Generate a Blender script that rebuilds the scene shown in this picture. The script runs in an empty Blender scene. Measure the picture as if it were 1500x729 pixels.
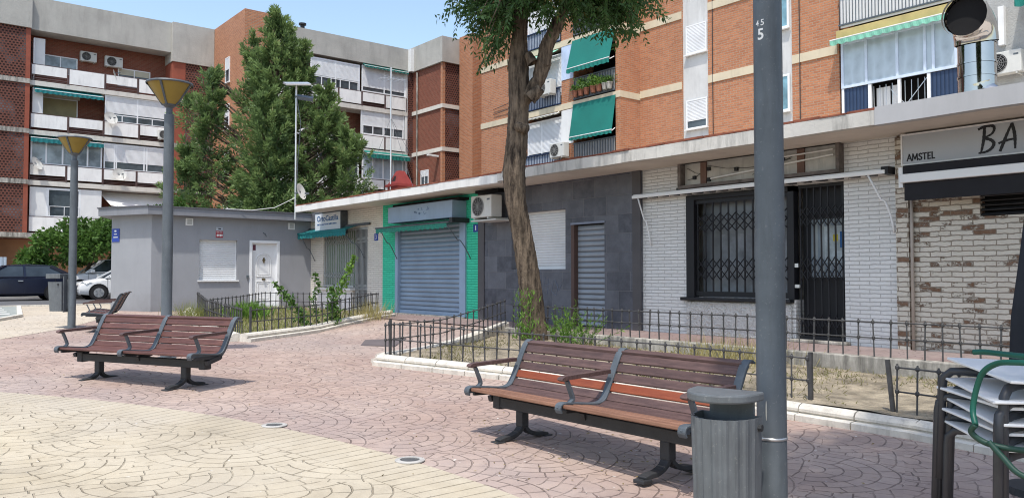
import bpy, math, random
import numpy as np
from mathutils import Vector, Matrix
random.seed(7); RNG = np.random.default_rng(11)
SC = bpy.context.scene; COL = SC.collection
R = math.radians; PI = math.pi

# ------------------------------------------------------------------ materials
class NT:
    def __init__(s, name):
        s.mat = bpy.data.materials.new(name); s.mat.use_nodes = True
        s.t = s.mat.node_tree; s.b = s.t.nodes['Principled BSDF']
    def n(s, ty, **k):
        o = s.t.nodes.new(ty)
        for a, v in k.items(): setattr(o, a, v)
        return o
    def put(s, sock, v):
        if isinstance(v, bpy.types.NodeSocket): s.t.links.new(v, sock)
        elif isinstance(v, tuple) and len(v) == 3 and sock.type == 'RGBA': sock.default_value = (*v, 1)
        else: sock.default_value = v
    def m(s, op, a, b=0.0, c=0.0):
        o = s.n('ShaderNodeMath', operation=op)
        s.put(o.inputs[0], a); s.put(o.inputs[1], b); s.put(o.inputs[2], c)
        return o.outputs[0]
    def mix(s, f, a, b, ty='MIX'):
        o = s.n('ShaderNodeMix', data_type='RGBA', blend_type=ty)
        s.put(o.inputs[0], f); s.put(o.inputs[6], a); s.put(o.inputs[7], b)
        return o.outputs[2]
    def ramp(s, f, lo, hi):
        o = s.n('ShaderNodeMapRange'); s.put(o.inputs[0], f); o.inputs[1].default_value = lo; o.inputs[2].default_value = hi
        return o.outputs[0]
    def pos(s): return s.n('ShaderNodeNewGeometry').outputs['Position']
    def obj(s): return s.n('ShaderNodeTexCoord').outputs['Object']
    def scale(s, v, k):
        o = s.n('ShaderNodeVectorMath', operation='MULTIPLY'); s.put(o.inputs[0], v); o.inputs[1].default_value = k
        return o.outputs[0]
    def noise(s, v, sc, det=4, rough=.6):
        o = s.n('ShaderNodeTexNoise'); s.put(o.inputs['Vector'], v)
        o.inputs['Scale'].default_value = sc; o.inputs['Detail'].default_value = det; o.inputs['Roughness'].default_value = rough
        return o.outputs[0]
    def xyz(s, v):
        o = s.n('ShaderNodeSeparateXYZ'); s.put(o.inputs[0], v); return o.outputs
    def comb(s, x, y, z=0.0):
        o = s.n('ShaderNodeCombineXYZ')
        for i, v in enumerate((x, y, z)): s.put(o.inputs[i], v)
        return o.outputs[0]
    def bump(s, h, dist, strength=1.0):
        o = s.n('ShaderNodeBump'); s.put(o.inputs['Height'], h); o.inputs['Distance'].default_value = dist
        o.inputs['Strength'].default_value = strength
        s.t.links.new(o.outputs[0], s.b.inputs['Normal'])
    def out(s, col, rough=.6, metal=0.0, spec=.4):
        s.put(s.b.inputs['Base Color'], col); s.put(s.b.inputs['Roughness'], rough)
        s.put(s.b.inputs['Metallic'], metal); s.b.inputs['Specular IOR Level'].default_value = spec
        return s.mat
def sc3(c, k): return tuple(min(1, x*k) for x in c)

def plain(name, col, rough=.6, metal=0.0, var=.15, vs=2.5, bump=0.0, bs=40, spec=.4, grime=0.0, world=False, g0=.5, splash=0.0, specks=0.0):
    s = NT(name); v = s.pos() if world else s.obj()
    n = s.noise(v, vs, 5)
    c = s.mix(s.ramp(n, .3, .7), sc3(col, 1-var), sc3(col, 1+var))
    if grime:
        st = s.noise(s.scale(v, (1, 1, .18)), vs*2.3, 6, .7)
        c = s.mix(s.m('MULTIPLY', s.ramp(st, g0, g0+.22), grime), c, sc3(col, .33))
    if splash:
        z = s.xyz(v)[2]; lo = s.m('SUBTRACT', 1.0, s.ramp(s.m('ADD', z, s.m('MULTIPLY', s.noise(v, 3.5, 5, .7), .9)), .15, .95))
        c = s.mix(s.m('MULTIPLY', lo, splash), c, sc3((col[0]*1.0, col[1]*.9, col[2]*.75), .45))
    if specks:
        c = s.mix(s.m('MULTIPLY', s.m('GREATER_THAN', s.noise(v, 55, 2), .66), specks), c, (.40, .38, .34))
    if bump: s.bump(s.noise(v, bs, 3), bump)
    rr = s.m('ADD', s.m('MULTIPLY', n, .2), rough-.1)
    return s.out(c, rr, metal, spec)

def wall_uv(s):
    g = s.n('ShaderNodeNewGeometry'); p = s.xyz(g.outputs['Position']); nn = s.xyz(g.outputs['True Normal'])
    ax = s.m('GREATER_THAN', s.m('ABSOLUTE', nn[0]), s.m('ABSOLUTE', nn[1]))
    u = s.m('ADD', s.m('MULTIPLY', ax, p[1]), s.m('MULTIPLY', s.m('SUBTRACT', 1.0, ax), p[0]))
    return s.comb(u, p[2]), g.outputs['Position']

def brick(name, c1, c2, mortar, bw=.25, bh=.062, ms=.008, bump=.006, rough=.8, peel=None, stain=.25, wob=0.0, fade=.6):
    s = NT(name); uv, P = wall_uv(s)
    if wob:
        o = s.n('ShaderNodeTexNoise'); s.put(o.inputs['Vector'], P); o.inputs['Scale'].default_value = 9
        d = s.n('ShaderNodeVectorMath', operation='SCALE'); s.put(d.inputs[0], o.outputs[1]); d.inputs[3].default_value = wob
        a = s.n('ShaderNodeVectorMath', operation='ADD'); s.put(a.inputs[0], uv); s.put(a.inputs[1], d.outputs[0]); uv = a.outputs[0]
    def bt(a, b, m):
        t = s.n('ShaderNodeTexBrick'); s.put(t.inputs['Vector'], uv)
        t.inputs['Scale'].default_value = 1; t.inputs['Brick Width'].default_value = bw; t.inputs['Row Height'].default_value = bh
        t.inputs['Mortar Size'].default_value = ms; t.inputs['Mortar Smooth'].default_value = .3
        s.put(t.inputs['Color1'], a); s.put(t.inputs['Color2'], b); s.put(t.inputs['Mortar'], m)
        return t
    t = bt(c1, c2, mortar); c = t.outputs[0]
    n1 = s.noise(s.scale(P, (1, 1, .4)), .9, 6, .68); n2 = s.noise(P, 26, 4)
    hgt = s.m('SUBTRACT', 1.0, t.outputs[1])
    if peel:
        r = bt((0, 0, 0), (1, 1, 1), (.55, .55, .55))
        k = s.m('ADD', s.m('MULTIPLY', s.xyz(r.outputs[0])[0], .55), s.m('MULTIPLY', s.noise(s.scale(P, (1, 1, 1.8)), 7.5, 7, .78), .85))
        k = s.m('ADD', k, s.m('MULTIPLY', s.m('SUBTRACT', s.noise(P, 1.1, 2), .5), .55))
        f = s.ramp(k, peel[1], peel[1]+.05)
        br = s.mix(s.noise(P, 8, 5), sc3(peel[0], .45), sc3(peel[0], 1.25))
        c = s.mix(f, c, br); hgt = s.m('SUBTRACT', hgt, s.m('MULTIPLY', f, .35))
    c = s.mix(s.m('MULTIPLY', s.ramp(n1, .45, .8), stain), c, sc3(c1, .45))
    c = s.mix(s.m('MULTIPLY', s.ramp(n2, .35, .75), .22), c, sc3(c2, .6))
    s.bump(s.m('ADD', hgt, s.m('MULTIPLY', n2, .5)), bump)
    return s.out(c, rough, 0.0, .25)

def lattice(name, c1, hole, pu=.17, pv=.14):
    s = NT(name); uv, P = wall_uv(s); q = s.xyz(uv)
    row = s.m('FLOOR', s.m('DIVIDE', q[1], pv))
    u = s.m('FRACT', s.m('ADD', s.m('DIVIDE', q[0], pu), s.m('MULTIPLY', row, .5)))
    v = s.m('FRACT', s.m('DIVIDE', q[1], pv))
    hu = s.m('LESS_THAN', s.m('ABSOLUTE', s.m('SUBTRACT', u, .5)), .29)
    hv = s.m('LESS_THAN', s.m('ABSOLUTE', s.m('SUBTRACT', v, .5)), .28)
    h = s.m('MULTIPLY', hu, hv)
    big = s.noise(P, .8, 3)
    hc = s.mix(s.ramp(big, .5, .62), hole, (.13, .12, .13))
    c = s.mix(h, s.mix(s.noise(P, 5), sc3(c1, .7), sc3(c1, 1.2)), hc)
    s.bump(s.m('SUBTRACT', 1.0, h), .05)
    return s.out(c, .85, 0.0, .2)

def paving(name, stops, joint, W=1.35, w=.135, L=.21, jd=.62, rot=0.0, centre=None, rough=.75, contrast=1.0):
    """stamped concrete: overlapping fans of small setts; centre: setts in rings round that point at the rim"""
    s = NT(name); P = s.pos(); p = s.xyz(P)
    wob = s.n('ShaderNodeTexNoise'); s.put(wob.inputs['Vector'], P); wob.inputs['Scale'].default_value = 3.2; wob.inputs['Detail'].default_value = 4
    wc = s.xyz(wob.outputs[1])
    px = s.m('ADD', p[0], s.m('MULTIPLY', wc[0], .07)); py = s.m('ADD', p[1], s.m('MULTIPLY', wc[1], .07))
    cr, sr = math.cos(rot), math.sin(rot)
    U = s.m('ADD', s.m('MULTIPLY', px, cr), s.m('MULTIPLY', py, sr)); V = s.m('SUBTRACT', s.m('MULTIPLY', py, cr), s.m('MULTIPLY', px, sr))
    H = W/2
    row = s.m('FLOOR', s.m('DIVIDE', V, H)); par = s.m('FLOORED_MODULO', row, 2.0)
    fu = s.m('SUBTRACT', s.m('FLOORED_MODULO', s.m('ADD', U, s.m('MULTIPLY', par, H)), W), H)
    fv = s.m('SUBTRACT', V, s.m('MULTIPLY', row, H))
    r1 = s.m('SQRT', s.m('ADD', s.m('MULTIPLY', fu, fu), s.m('MULTIPLY', fv, fv)))
    inn = s.m('LESS_THAN', r1, H)
    sg = s.m('SIGN', fu)
    fu2 = s.m('SUBTRACT', fu, s.m('MULTIPLY', sg, H)); fv2 = s.m('ADD', fv, H)
    def sel(a, b): return s.m('ADD', s.m('MULTIPLY', inn, a), s.m('MULTIPLY', s.m('SUBTRACT', 1.0, inn), b))
    cu = sel(fu, fu2); cv = sel(fv, fv2)
    r = s.m('SQRT', s.m('ADD', s.m('MULTIPLY', cu, cu), s.m('MULTIPLY', cv, cv)))
    a = s.m('ARCTAN2', cu, cv)
    k = s.m('FLOOR', s.m('DIVIDE', r, w)); fr = s.m('FRACT', s.m('DIVIDE', r, w))
    arc = s.m('MULTIPLY', a, s.m('MULTIPLY', s.m('ADD', k, .5), w))
    wn = s.n('ShaderNodeTexWhiteNoise', noise_dimensions='1D'); s.put(wn.inputs['W'], s.m('ADD', k, s.m('MULTIPLY', row, 7.0)))
    ar = s.m('ADD', s.m('DIVIDE', arc, L), wn.outputs[0]); fa = s.m('FRACT', ar)
    cell = s.m('ADD', s.m('ADD', s.m('MULTIPLY', k, 3.7), s.m('MULTIPLY', s.m('FLOOR', ar), 11.3)), s.m('MULTIPLY', row, 5.1))
    dr = s.m('MULTIPLY', s.m('MINIMUM', fr, s.m('SUBTRACT', 1.0, fr)), w)
    da = s.m('MULTIPLY', s.m('MINIMUM', fa, s.m('SUBTRACT', 1.0, fa)), L)
    if centre:
        dx = s.m('SUBTRACT', p[0], centre[0]); dy = s.m('SUBTRACT', p[1], centre[1])
        rr = s.m('SQRT', s.m('ADD', s.m('MULTIPLY', dx, dx), s.m('MULTIPLY', dy, dy)))
        rim = s.m('GREATER_THAN', rr, centre[2]-.52)
        an = s.m('MULTIPLY', s.m('ARCTAN2', dy, dx), centre[2]/.13); f2 = s.m('FRACT', an)
        da2 = s.m('MULTIPLY', s.m('MINIMUM', f2, s.m('SUBTRACT', 1.0, f2)), .13)
        da2 = s.m('MINIMUM', da2, s.m('ABSOLUTE', s.m('SUBTRACT', rr, centre[2]-.52)))
        inv = s.m('SUBTRACT', 1.0, rim)
        dr = s.m('ADD', s.m('MULTIPLY', inv, dr), s.m('MULTIPLY', rim, 1.0)); da = s.m('ADD', s.m('MULTIPLY', inv, da), s.m('MULTIPLY', rim, da2))
    wid = s.m('ADD', .0015, s.m('MULTIPLY', s.noise(P, 4.5, 3), .0085))
    d = s.m('MINIMUM', dr, da)
    j = s.m('SUBTRACT', 1.0, s.ramp(s.m('DIVIDE', d, wid), .5, 1.15))
    gap = s.ramp(s.noise(P, 2.6, 4, .7), .36, .56)
    jj = s.m('MULTIPLY', j, s.m('ADD', .25, s.m('MULTIPLY', gap, .75)))
    wn2 = s.n('ShaderNodeTexWhiteNoise', noise_dimensions='1D'); s.put(wn2.inputs['W'], cell)
    big = s.noise(P, .55, 6, .62); mid = s.noise(P, 4.0, 5, .7); fine = s.noise(P, 60, 3)
    c = s.mix(s.ramp(big, .38, .62), stops[0], stops[1])
    c = s.mix(s.m('MULTIPLY', s.ramp(mid, .42, .75), .6), c, stops[2])
    c = s.mix(s.m('MULTIPLY', wn2.outputs[0], .28*contrast), c, sc3(stops[0], .62))
    c = s.mix(s.m('MULTIPLY', s.ramp(fine, .45, .7), .18), c, sc3(stops[1], .5))
    stn = s.ramp(s.noise(P, 1.3, 7, .75), .54, .74)
    c = s.mix(s.m('MULTIPLY', stn, .45), c, sc3(stops[0], .45))
    c = s.mix(s.m('MULTIPLY', s.ramp(s.noise(P, .22, 4, .6), .45, .65), .3), c, (.34, .32, .315))
    c = s.mix(s.m('MULTIPLY', s.m('GREATER_THAN', s.noise(P, 21, 2), .73), .55), c, (.09, .08, .075))
    c = s.mix(s.m('MULTIPLY', s.m('GREATER_THAN', s.noise(s.scale(P, (1, 1.3, 1)), 13, 1), .775), .6), c, (.62, .60, .56))
    c = s.mix(s.m('MULTIPLY', jj, jd), c, joint)
    s.bump(s.m('ADD', s.m('SUBTRACT', 1.0, jj), s.m('ADD', s.m('MULTIPLY', mid, .5), s.m('MULTIPLY', fine, .12))), .012)
    return s.out(c, s.m('ADD', rough-.1, s.m('MULTIPLY', mid, .2)), 0.0, .3)

def leafmat(name, dark, light, dry=None, trans=.25):
    s = NT(name); a = s.n('ShaderNodeAttribute', attribute_name='rnd').outputs['Fac']
    c = s.mix(a, dark, light)
    if dry: c = s.mix(s.ramp(a, .88, .95), c, dry)
    s.out(c, .5, 0.0, .3)
    tr = s.n('ShaderNodeBsdfTranslucent'); s.put(tr.inputs[0], s.mix(.5, c, sc3(light, 1.6)))
    mx = s.n('ShaderNodeMixShader'); mx.inputs[0].default_value = trans
    s.t.links.new(s.b.outputs[0], mx.inputs[1]); s.t.links.new(tr.outputs[0], mx.inputs[2])
    s.t.links.new(mx.outputs[0], s.t.nodes['Material Output'].inputs[0])
    return s.mat

def slatted(name, col, pitch, depth=.01, axis=2, dark=.45, rough=.5, width=.25, var=.1, metal=0.0):
    """horizontal (axis 2) grooves on a sheet: roller shutters, boards"""
    s = NT(name); P = s.pos(); q = s.xyz(P)[axis]
    f = s.m('FRACT', s.m('DIVIDE', q, pitch)); g = s.m('SUBTRACT', 1.0, s.ramp(f, 0.0, width))
    c = s.mix(s.ramp(s.noise(P, 1.4, 5), .35, .7), sc3(col, 1-var), sc3(col, 1+var))
    c = s.mix(s.m('MULTIPLY', g, dark), c, sc3(col, .3))
    s.bump(s.m('SINE', s.m('MULTIPLY', f, PI)), depth)
    return s.out(c, rough, metal, .4)

def bark(name):
    s = NT(name); v = s.obj(); st = s.scale(v, (1, 1, .16))
    n = s.noise(st, 14, 7, .68); n2 = s.noise(st, 5, 4); n3 = s.noise(v, 30, 4)
    c = s.mix(s.ramp(n, .38, .62), (.026, .020, .017), (.225, .172, .125))
    c = s.mix(s.m('MULTIPLY', s.ramp(n2, .4, .7), .5), c, (.11, .085, .06))
    s.bump(s.m('ADD', n, s.m('MULTIPLY', n3, .3)), .05)
    return s.out(c, .9, 0.0, .15)

def wood(name, c1, c2, rough=.5):
    s = NT(name); v = s.obj(); st = s.scale(v, (.6, 9, 9))
    n = s.noise(st, 6, 6, .65); big = s.noise(v, 3.2, 4)
    c = s.mix(s.ramp(n, .3, .72), c1, c2)
    c = s.mix(s.m('MULTIPLY', s.ramp(big, .5, .8), .4), c, sc3(c2, 1.5))
    oi = s.n('ShaderNodeObjectInfo').outputs['Random']
    c = s.mix(s.m('MULTIPLY', oi, .35), c, sc3(c1, .6))
    s.bump(n, .003)
    return s.out(c, s.m('ADD', rough-.12, s.m('MULTIPLY', n, .3)), 0.0, .35)

def tilemat(name, c1, c2, mortar, tw, th):
    s = NT(name); uv, P = wall_uv(s)
    t = s.n('ShaderNodeTexBrick'); s.put(t.inputs['Vector'], uv); t.inputs['Scale'].default_value = 1
    t.inputs['Brick Width'].default_value = tw; t.inputs['Row Height'].default_value = th; t.inputs['Mortar Size'].default_value = .005
    s.put(t.inputs['Color1'], c1); s.put(t.inputs['Color2'], c2); s.put(t.inputs['Mortar'], mortar)
    n = s.noise(P, 5, 7, .7)
    c = s.mix(s.m('MULTIPLY', s.ramp(n, .4, .75), .5), t.outputs[0], sc3(c2, 1.7))
    c = s.mix(s.m('MULTIPLY', s.ramp(s.noise(P, 1.1, 4), .5, .75), .5), c, sc3(c1, .6))
    s.bump(s.m('SUBTRACT', n, t.outputs[1]), .006)
    return s.out(c, s.m('ADD', .35, s.m('MULTIPLY', n, .3)), 0.0, .4)

def glassy(name, col, rough=.08, curtains=None):
    s = NT(name); P = s.pos(); c = s.mix(s.ramp(s.noise(P, 1.2, 3), .35, .65), sc3(col, .6), sc3(col, 1.4))
    if curtains:
        q = s.xyz(P); u = s.m('ADD', s.m('ADD', q[0], q[1]), s.m('MULTIPLY', s.noise(P, 1.5, 2), .25))
        f = s.m('ABSOLUTE', s.m('SINE', s.m('MULTIPLY', u, 9.0)))
        c = s.mix(s.m('MULTIPLY', f, s.ramp(s.noise(P, 2.1, 3), .3, .7)), curtains, sc3(curtains, .72))
    return s.out(c, rough, 0.0, .6)

m_red = paving('red_stamped_concrete', [(.385, .270, .222), (.485, .375, .312), (.285, .215, .205)], (.11, .075, .065), rot=R(-65), W=1.3, w=.125, L=.2)
CIR = (-4.2, -7.36, 10.7)
m_yel = paving('yellow_stamped_concrete', [(.47, .395, .275), (.545, .475, .355), (.415, .345, .235)], (.20, .155, .10), W=1.5, w=.135, L=.24, rot=R(-98), centre=CIR, contrast=.4, jd=.6)
m_bei = paving('beige_concrete', [(.53, .45, .345), (.60, .52, .41), (.47, .40, .31)], (.32, .26, .19), rot=1.0, contrast=.4, jd=.5)
m_asph = plain('asphalt', (.10, .10, .105), .9, var=.25, vs=1.5, bump=.004, bs=90, world=True)
m_soil = plain('dry_soil', (.285, .24, .175), .95, var=.5, vs=3.5, bump=.06, bs=16, grime=.5, specks=.35, world=True)
m_curb = plain('kerb_concrete', (.60, .56, .49), .85, var=.16, vs=6, bump=.004, bs=60, grime=.4, world=True)
m_conc = plain('weathered_concrete', (.42, .395, .35), .9, var=.3, vs=3, bump=.006, bs=50, grime=.95, world=True, g0=.40)
m_parapet = plain('grey_render_parapet', (.40, .385, .35), .9, var=.12, vs=.8, grime=.25, world=True, bump=.01, bs=12)
m_fascia = plain('painted_fascia', (.56, .54, .50), .75, var=.16, vs=1.6, grime=.85, world=True, bump=.004, bs=20)
m_fascia2 = plain('grey_metal_fascia', (.42, .42, .43), .55, var=.06, vs=1.5, grime=.12, world=True)
m_soffit = plain('soffit_paint', (.62, .56, .49), .85, var=.1, vs=1.0, grime=.2, world=True)
m_band = plain('cream_band', (.60, .52, .38), .85, var=.1, vs=1.0, grime=.25, world=True)
m_slab = plain('balcony_slab', (.62, .585, .53), .85, var=.08, vs=1.2, grime=.3, world=True)
m_bpanel = plain('balcony_panel', (.80, .79, .77), .7, var=.08, vs=1.4, grime=.3, world=True)
m_white = plain('white_paint', (.74, .74, .73), .5, var=.05, grime=.06)
m_pvc = plain('white_pvc', (.78, .79, .80), .35, var=.03)
m_kiosk = plain('grey_kiosk_render', (.278, .285, .305), .85, var=.08, vs=.7, bump=.003, bs=70, grime=.16, world=True, splash=.45, g0=.48)
m_kroof = plain('kiosk_fascia', (.20, .205, .225), .6, var=.1, vs=2, grime=.2, world=True)
m_brick_o = brick('orange_brick', (.53, .225, .112), (.40, .158, .08), (.44, .32, .235), bw=.27, bh=.085, ms=.012, bump=.014, stain=.30)
m_brick_d = brick('dark_red_brick', (.25, .082, .052), (.19, .062, .04), (.24, .14, .10), bw=.25, bh=.075, ms=.01, bump=.01, stain=.2)
m_latt = lattice('brick_lattice', (.165, .068, .05), (.022, .014, .013))
m_wbrick = brick('white_painted_brick', (.76, .755, .74), (.70, .695, .68), (.50, .49, .475), bw=.30, bh=.0585, ms=.006, bump=.012, stain=.10, wob=.02)
m_wbrick2 = brick('cream_painted_brick', (.74, .70, .63), (.69, .65, .58), (.46, .42, .37), bw=.30, bh=.0585, ms=.006, bump=.010, stain=.08, wob=.02)
m_gbrick = brick('green_painted_brick', (.07, .66, .41), (.06, .60, .37), (.03, .36, .23), bw=.30, bh=.0585, ms=.007, bump=.012, stain=.12, wob=.02)
m_pbrick = brick('peeling_brick', (.66, .61, .53), (.58, .53, .45), (.28, .23, .18), bw=.27, bh=.067, ms=.007, bump=.02, peel=((.21, .115, .07), .845), stain=.3, wob=.035)
m_slate = tilemat('slate_tiles', (.045, .048, .064), (.115, .12, .14), (.17, .17, .18), .62, .36)
m_stucco = plain('rough_stucco', (.62, .61, .59), .95, var=.18, vs=30, bump=.06, bs=30, world=True)
m_shutb = slatted('blue_grey_shutter', (.25, .325, .42), .115, .03, dark=.85, width=.2, rough=.45)
m_shutg = slatted('galvanised_shutter', (.30, .33, .37), .105, .03, dark=.8, width=.3, rough=.4)
m_roller = slatted('white_roller_shutter', (.70, .71, .72), .055, .008, dark=.4, width=.22)
m_cream = slatted('cream_roller_shutter', (.50, .47, .36), .055, .006, dark=.3)
m_bluep = plain('blue_grey_sheet', (.28, .375, .50), .5, var=.1, vs=1.5, grime=.15, world=True)
m_iron = plain('grey_cast_iron', (.085, .10, .115), .5, var=.25, vs=9, bump=.002, bs=70)
m_dark = plain('dark_iron', (.030, .031, .034), .55, var=.3, vs=10, bump=.002, bs=80)
m_fence = plain('fence_iron', (.058, .057, .058), .6, var=.4, vs=6, bump=.002, bs=90)
m_pole = plain('grey_lamp_paint', (.092, .106, .12), .45, var=.16, vs=5, grime=.4, spec=.45, splash=.3, specks=.12)
m_bin = plain('grey_bin_paint', (.115, .126, .136), .5, var=.16, vs=7, grime=.35, specks=.15)
m_black = plain('black_paint', (.010, .010, .013), .55, var=.2)
m_hole = plain('dark_interior', (.006, .006, .007), .9, var=.1)
m_wood = wood('brown_bench_wood', (.072, .030, .026), (.165, .074, .060))
m_woodw = wood('weathered_bench_wood', (.062, .036, .034), (.150, .090, .080))
m_wood2 = wood('pale_bench_wood', (.20, .095, .058), (.33, .175, .115))
m_wood3 = wood('orange_bench_wood', (.20, .046, .020), (.28, .075, .033))
m_teal = plain('teal_awning_cloth', (.008, .155, .128), .8, var=.12, vs=1.0, bump=.003, bs=30, world=True)
m_teal2 = plain('blue_teal_awning_cloth', (.012, .16, .17), .8, var=.12, vs=1.4, world=True)
m_mint = plain('mint_awning_cloth', (.20, .48, .36), .8, var=.15, vs=1.4, world=True)
m_glass = glassy('window_glass', (.06, .075, .085))
m_gcurt = glassy('curtained_glass', (.3, .36, .4), .15, (.44, .52, .58))
m_gblue = glassy('blue_glass', (.16, .30, .36))
m_gpale = glassy('pale_glass', (.24, .28, .30), .12)
m_purple = plain('mauve_curtain', (.36, .22, .30), .8, world=True)
m_steel = plain('polished_steel', (.50, .475, .45), .10, 1.0, var=.1, vs=2)
m_alu = plain('aluminium', (.62, .63, .64), .35, .7, var=.08)
m_ac = plain('air_conditioner_white', (.58, .575, .54), .5, var=.06, grime=.15)
m_redpaint = plain('red_chimney_paint', (.20, .026, .022), .7, var=.2)
m_rust = plain('rusty_tile_edge', (.22, .075, .045), .85, var=.35, vs=5, world=True)
m_bark = bark('tree_bark')
m_leaf = leafmat('drooping_leaves', (.022, .055, .016), (.060, .125, .034), (.16, .15, .04), .3)
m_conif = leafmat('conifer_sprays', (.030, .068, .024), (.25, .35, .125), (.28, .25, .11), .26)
m_bush = leafmat('bush_leaves', (.030, .075, .015), (.12, .22, .045), None, .25)
m_weed = leafmat('weed_leaves', (.06, .14, .02), (.20, .33, .06), (.40, .34, .13), .3)
m_grass = leafmat('dry_grass', (.13, .17, .04), (.30, .29, .10), (.46, .38, .19), .2)
m_straw = leafmat('straw_stems', (.27, .235, .09), (.40, .35, .15), None, .2)
def lampglass():
    s = NT('amber_lamp_panel'); v = s.obj()
    c = s.mix(s.noise(v, 3), (.33, .225, .045), (.46, .33, .085)); s.out(c, .35, 0.0, .4)
    tr = s.n('ShaderNodeBsdfTranslucent'); s.put(tr.inputs[0], c)
    mx = s.n('ShaderNodeMixShader'); mx.inputs[0].default_value = .35
    s.t.links.new(s.b.outputs[0], mx.inputs[1]); s.t.links.new(tr.outputs[0], mx.inputs[2])
    s.t.links.new(mx.outputs[0], s.t.nodes['Material Output'].inputs[0]); return s.mat
m_amber = lampglass()
m_carblue = plain('dark_blue_car_paint', (.012, .016, .035), .2, .2, var=.1, spec=.6)
m_carwhite = plain('white_car_paint', (.72, .72, .72), .25, var=.03, spec=.6)
m_tyre = plain('tyre_rubber', (.018, .018, .019), .85)
m_carglass = glassy('car_glass', (.03, .04, .05), .05)
m_head = plain('headlight_glass', (.45, .48, .5), .12, .3)
m_green = plain('green_hose', (.005, .085, .058), .45)
m_tabtop = plain('white_table_top', (.74, .75, .76), .4, var=.06, grime=.1)
m_tableg = plain('dark_grey_tube', (.040, .042, .048), .4, var=.2)
m_navy = plain('navy_sheet', (.018, .035, .085), .6, var=.2, world=True)
m_signblue = plain('sign_blue', (.02, .05, .28), .5)
m_signred = plain('sign_red', (.30, .02, .035), .5)
m_txtblue = plain('letter_blue', (.015, .10, .28), .5)
m_greysign = plain('silver_sign_sheet', (.40, .42, .45), .5, var=.06, vs=.8, world=True)
m_whitesign = plain('pale_sign_panel', (.66, .70, .74), .45, var=.05)
m_chalk = plain('chalk_paint', (.22, .25, .32), .9)
m_terra = plain('terracotta', (.22, .085, .05), .85)
m_spot = plain('spotlight_lens', (.09, .088, .085), .5)
m_ring = plain('spot_ring', (.42, .40, .37), .6, var=.2, vs=8)
# ------------------------------------------------------------------ mesh building
class MB:
    def __init__(s): s.v = []; s.f = []
    def add(s, vs, fs):
        o = len(s.v); s.v += [tuple(v) for v in vs]; s.f += [tuple(i+o for i in f) for f in fs]; return s
    def box(s, x0, x1, y0, y1, z0, z1):
        return s.add([(x0,y0,z0),(x1,y0,z0),(x1,y1,z0),(x0,y1,z0),(x0,y0,z1),(x1,y0,z1),(x1,y1,z1),(x0,y1,z1)],
                     [(0,3,2,1),(4,5,6,7),(0,1,5,4),(1,2,6,5),(2,3,7,6),(3,0,4,7)])
    def bar(s, p0, p1, w, h, up=(0,0,1)):
        p0 = Vector(p0); p1 = Vector(p1); d = (p1-p0).normalized(); u = Vector(up)
        if abs(d.dot(u)) > .98: u = Vector((1,0,0))
        r = d.cross(u).normalized(); u = r.cross(d)
        r *= w/2; u *= h/2
        v = [p+a*r+b*u for p in (p0, p1) for a, b in ((-1,-1),(1,-1),(1,1),(-1,1))]
        return s.add(v, [(0,1,2,3),(7,6,5,4),(0,4,5,1),(1,5,6,2),(2,6,7,3),(3,7,4,0)])
    def tube(s, pts, r, n=8, cap=True):
        pts = [Vector(p) for p in pts]; k = len(pts); rs = r if isinstance(r, (list, tuple)) else [r]*k
        vs = []; t0 = (pts[1]-pts[0]).normalized(); u = t0.orthogonal().normalized()
        for i, p in enumerate(pts):
            t = (pts[min(i+1, k-1)]-pts[max(i-1, 0)]).normalized()
            u = (u-t*u.dot(t)).normalized(); w = t.cross(u)
            for j in range(n):
                a = 2*PI*j/n; vs.append(p+(u*math.cos(a)+w*math.sin(a))*rs[i])
        fs = [(i*n+j, i*n+(j+1) % n, (i+1)*n+(j+1) % n, (i+1)*n+j) for i in range(k-1) for j in range(n)]
        if cap: fs += [tuple(range(n-1, -1, -1)), tuple((k-1)*n+j for j in range(n))]
        return s.add(vs, fs)
    def prism(s, poly, z0, z1):
        n = len(poly)
        return s.add([(x,y,z0) for x, y in poly]+[(x,y,z1) for x, y in poly],
                     [tuple(range(n-1,-1,-1)), tuple(range(n, 2*n))]+[(i,(i+1)%n,n+(i+1)%n,n+i) for i in range(n)])
    def prismx(s, poly, x0, x1):
        n = len(poly)
        return s.add([(x0,y,z) for y, z in poly]+[(x1,y,z) for y, z in poly],
                     [tuple(range(n)), tuple(range(2*n-1, n-1, -1))]+[(i,n+i,n+(i+1)%n,(i+1)%n) for i in range(n)])
    def lathe(s, prof, c=(0,0,0), n=16):
        vs = [(c[0]+r*math.cos(2*PI*j/n), c[1]+r*math.sin(2*PI*j/n), c[2]+z) for r, z in prof for j in range(n)]
        fs = [(i*n+j, i*n+(j+1)%n, (i+1)*n+(j+1)%n, (i+1)*n+j) for i in range(len(prof)-1) for j in range(n)]
        return s.add(vs, fs)
    def quad(s, a, b, c, d): return s.add([a,b,c,d], [(0,1,2,3)])
    def fb(s, F, a0, a1, n0, n1, z0, z1):
        """box on a facade: F=('y',Y) faces -Y, F=('x',X) faces +X; n = distance out of the facade"""
        if F[0] == 'y': return s.box(a0, a1, F[1]-n1, F[1]-n0, z0, z1)
        return s.box(F[1]+n0, F[1]+n1, a0, a1, z0, z1)
def fp(F, a, n, z): return (a, F[1]-n, z) if F[0] == 'y' else (F[1]+n, a, z)

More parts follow.
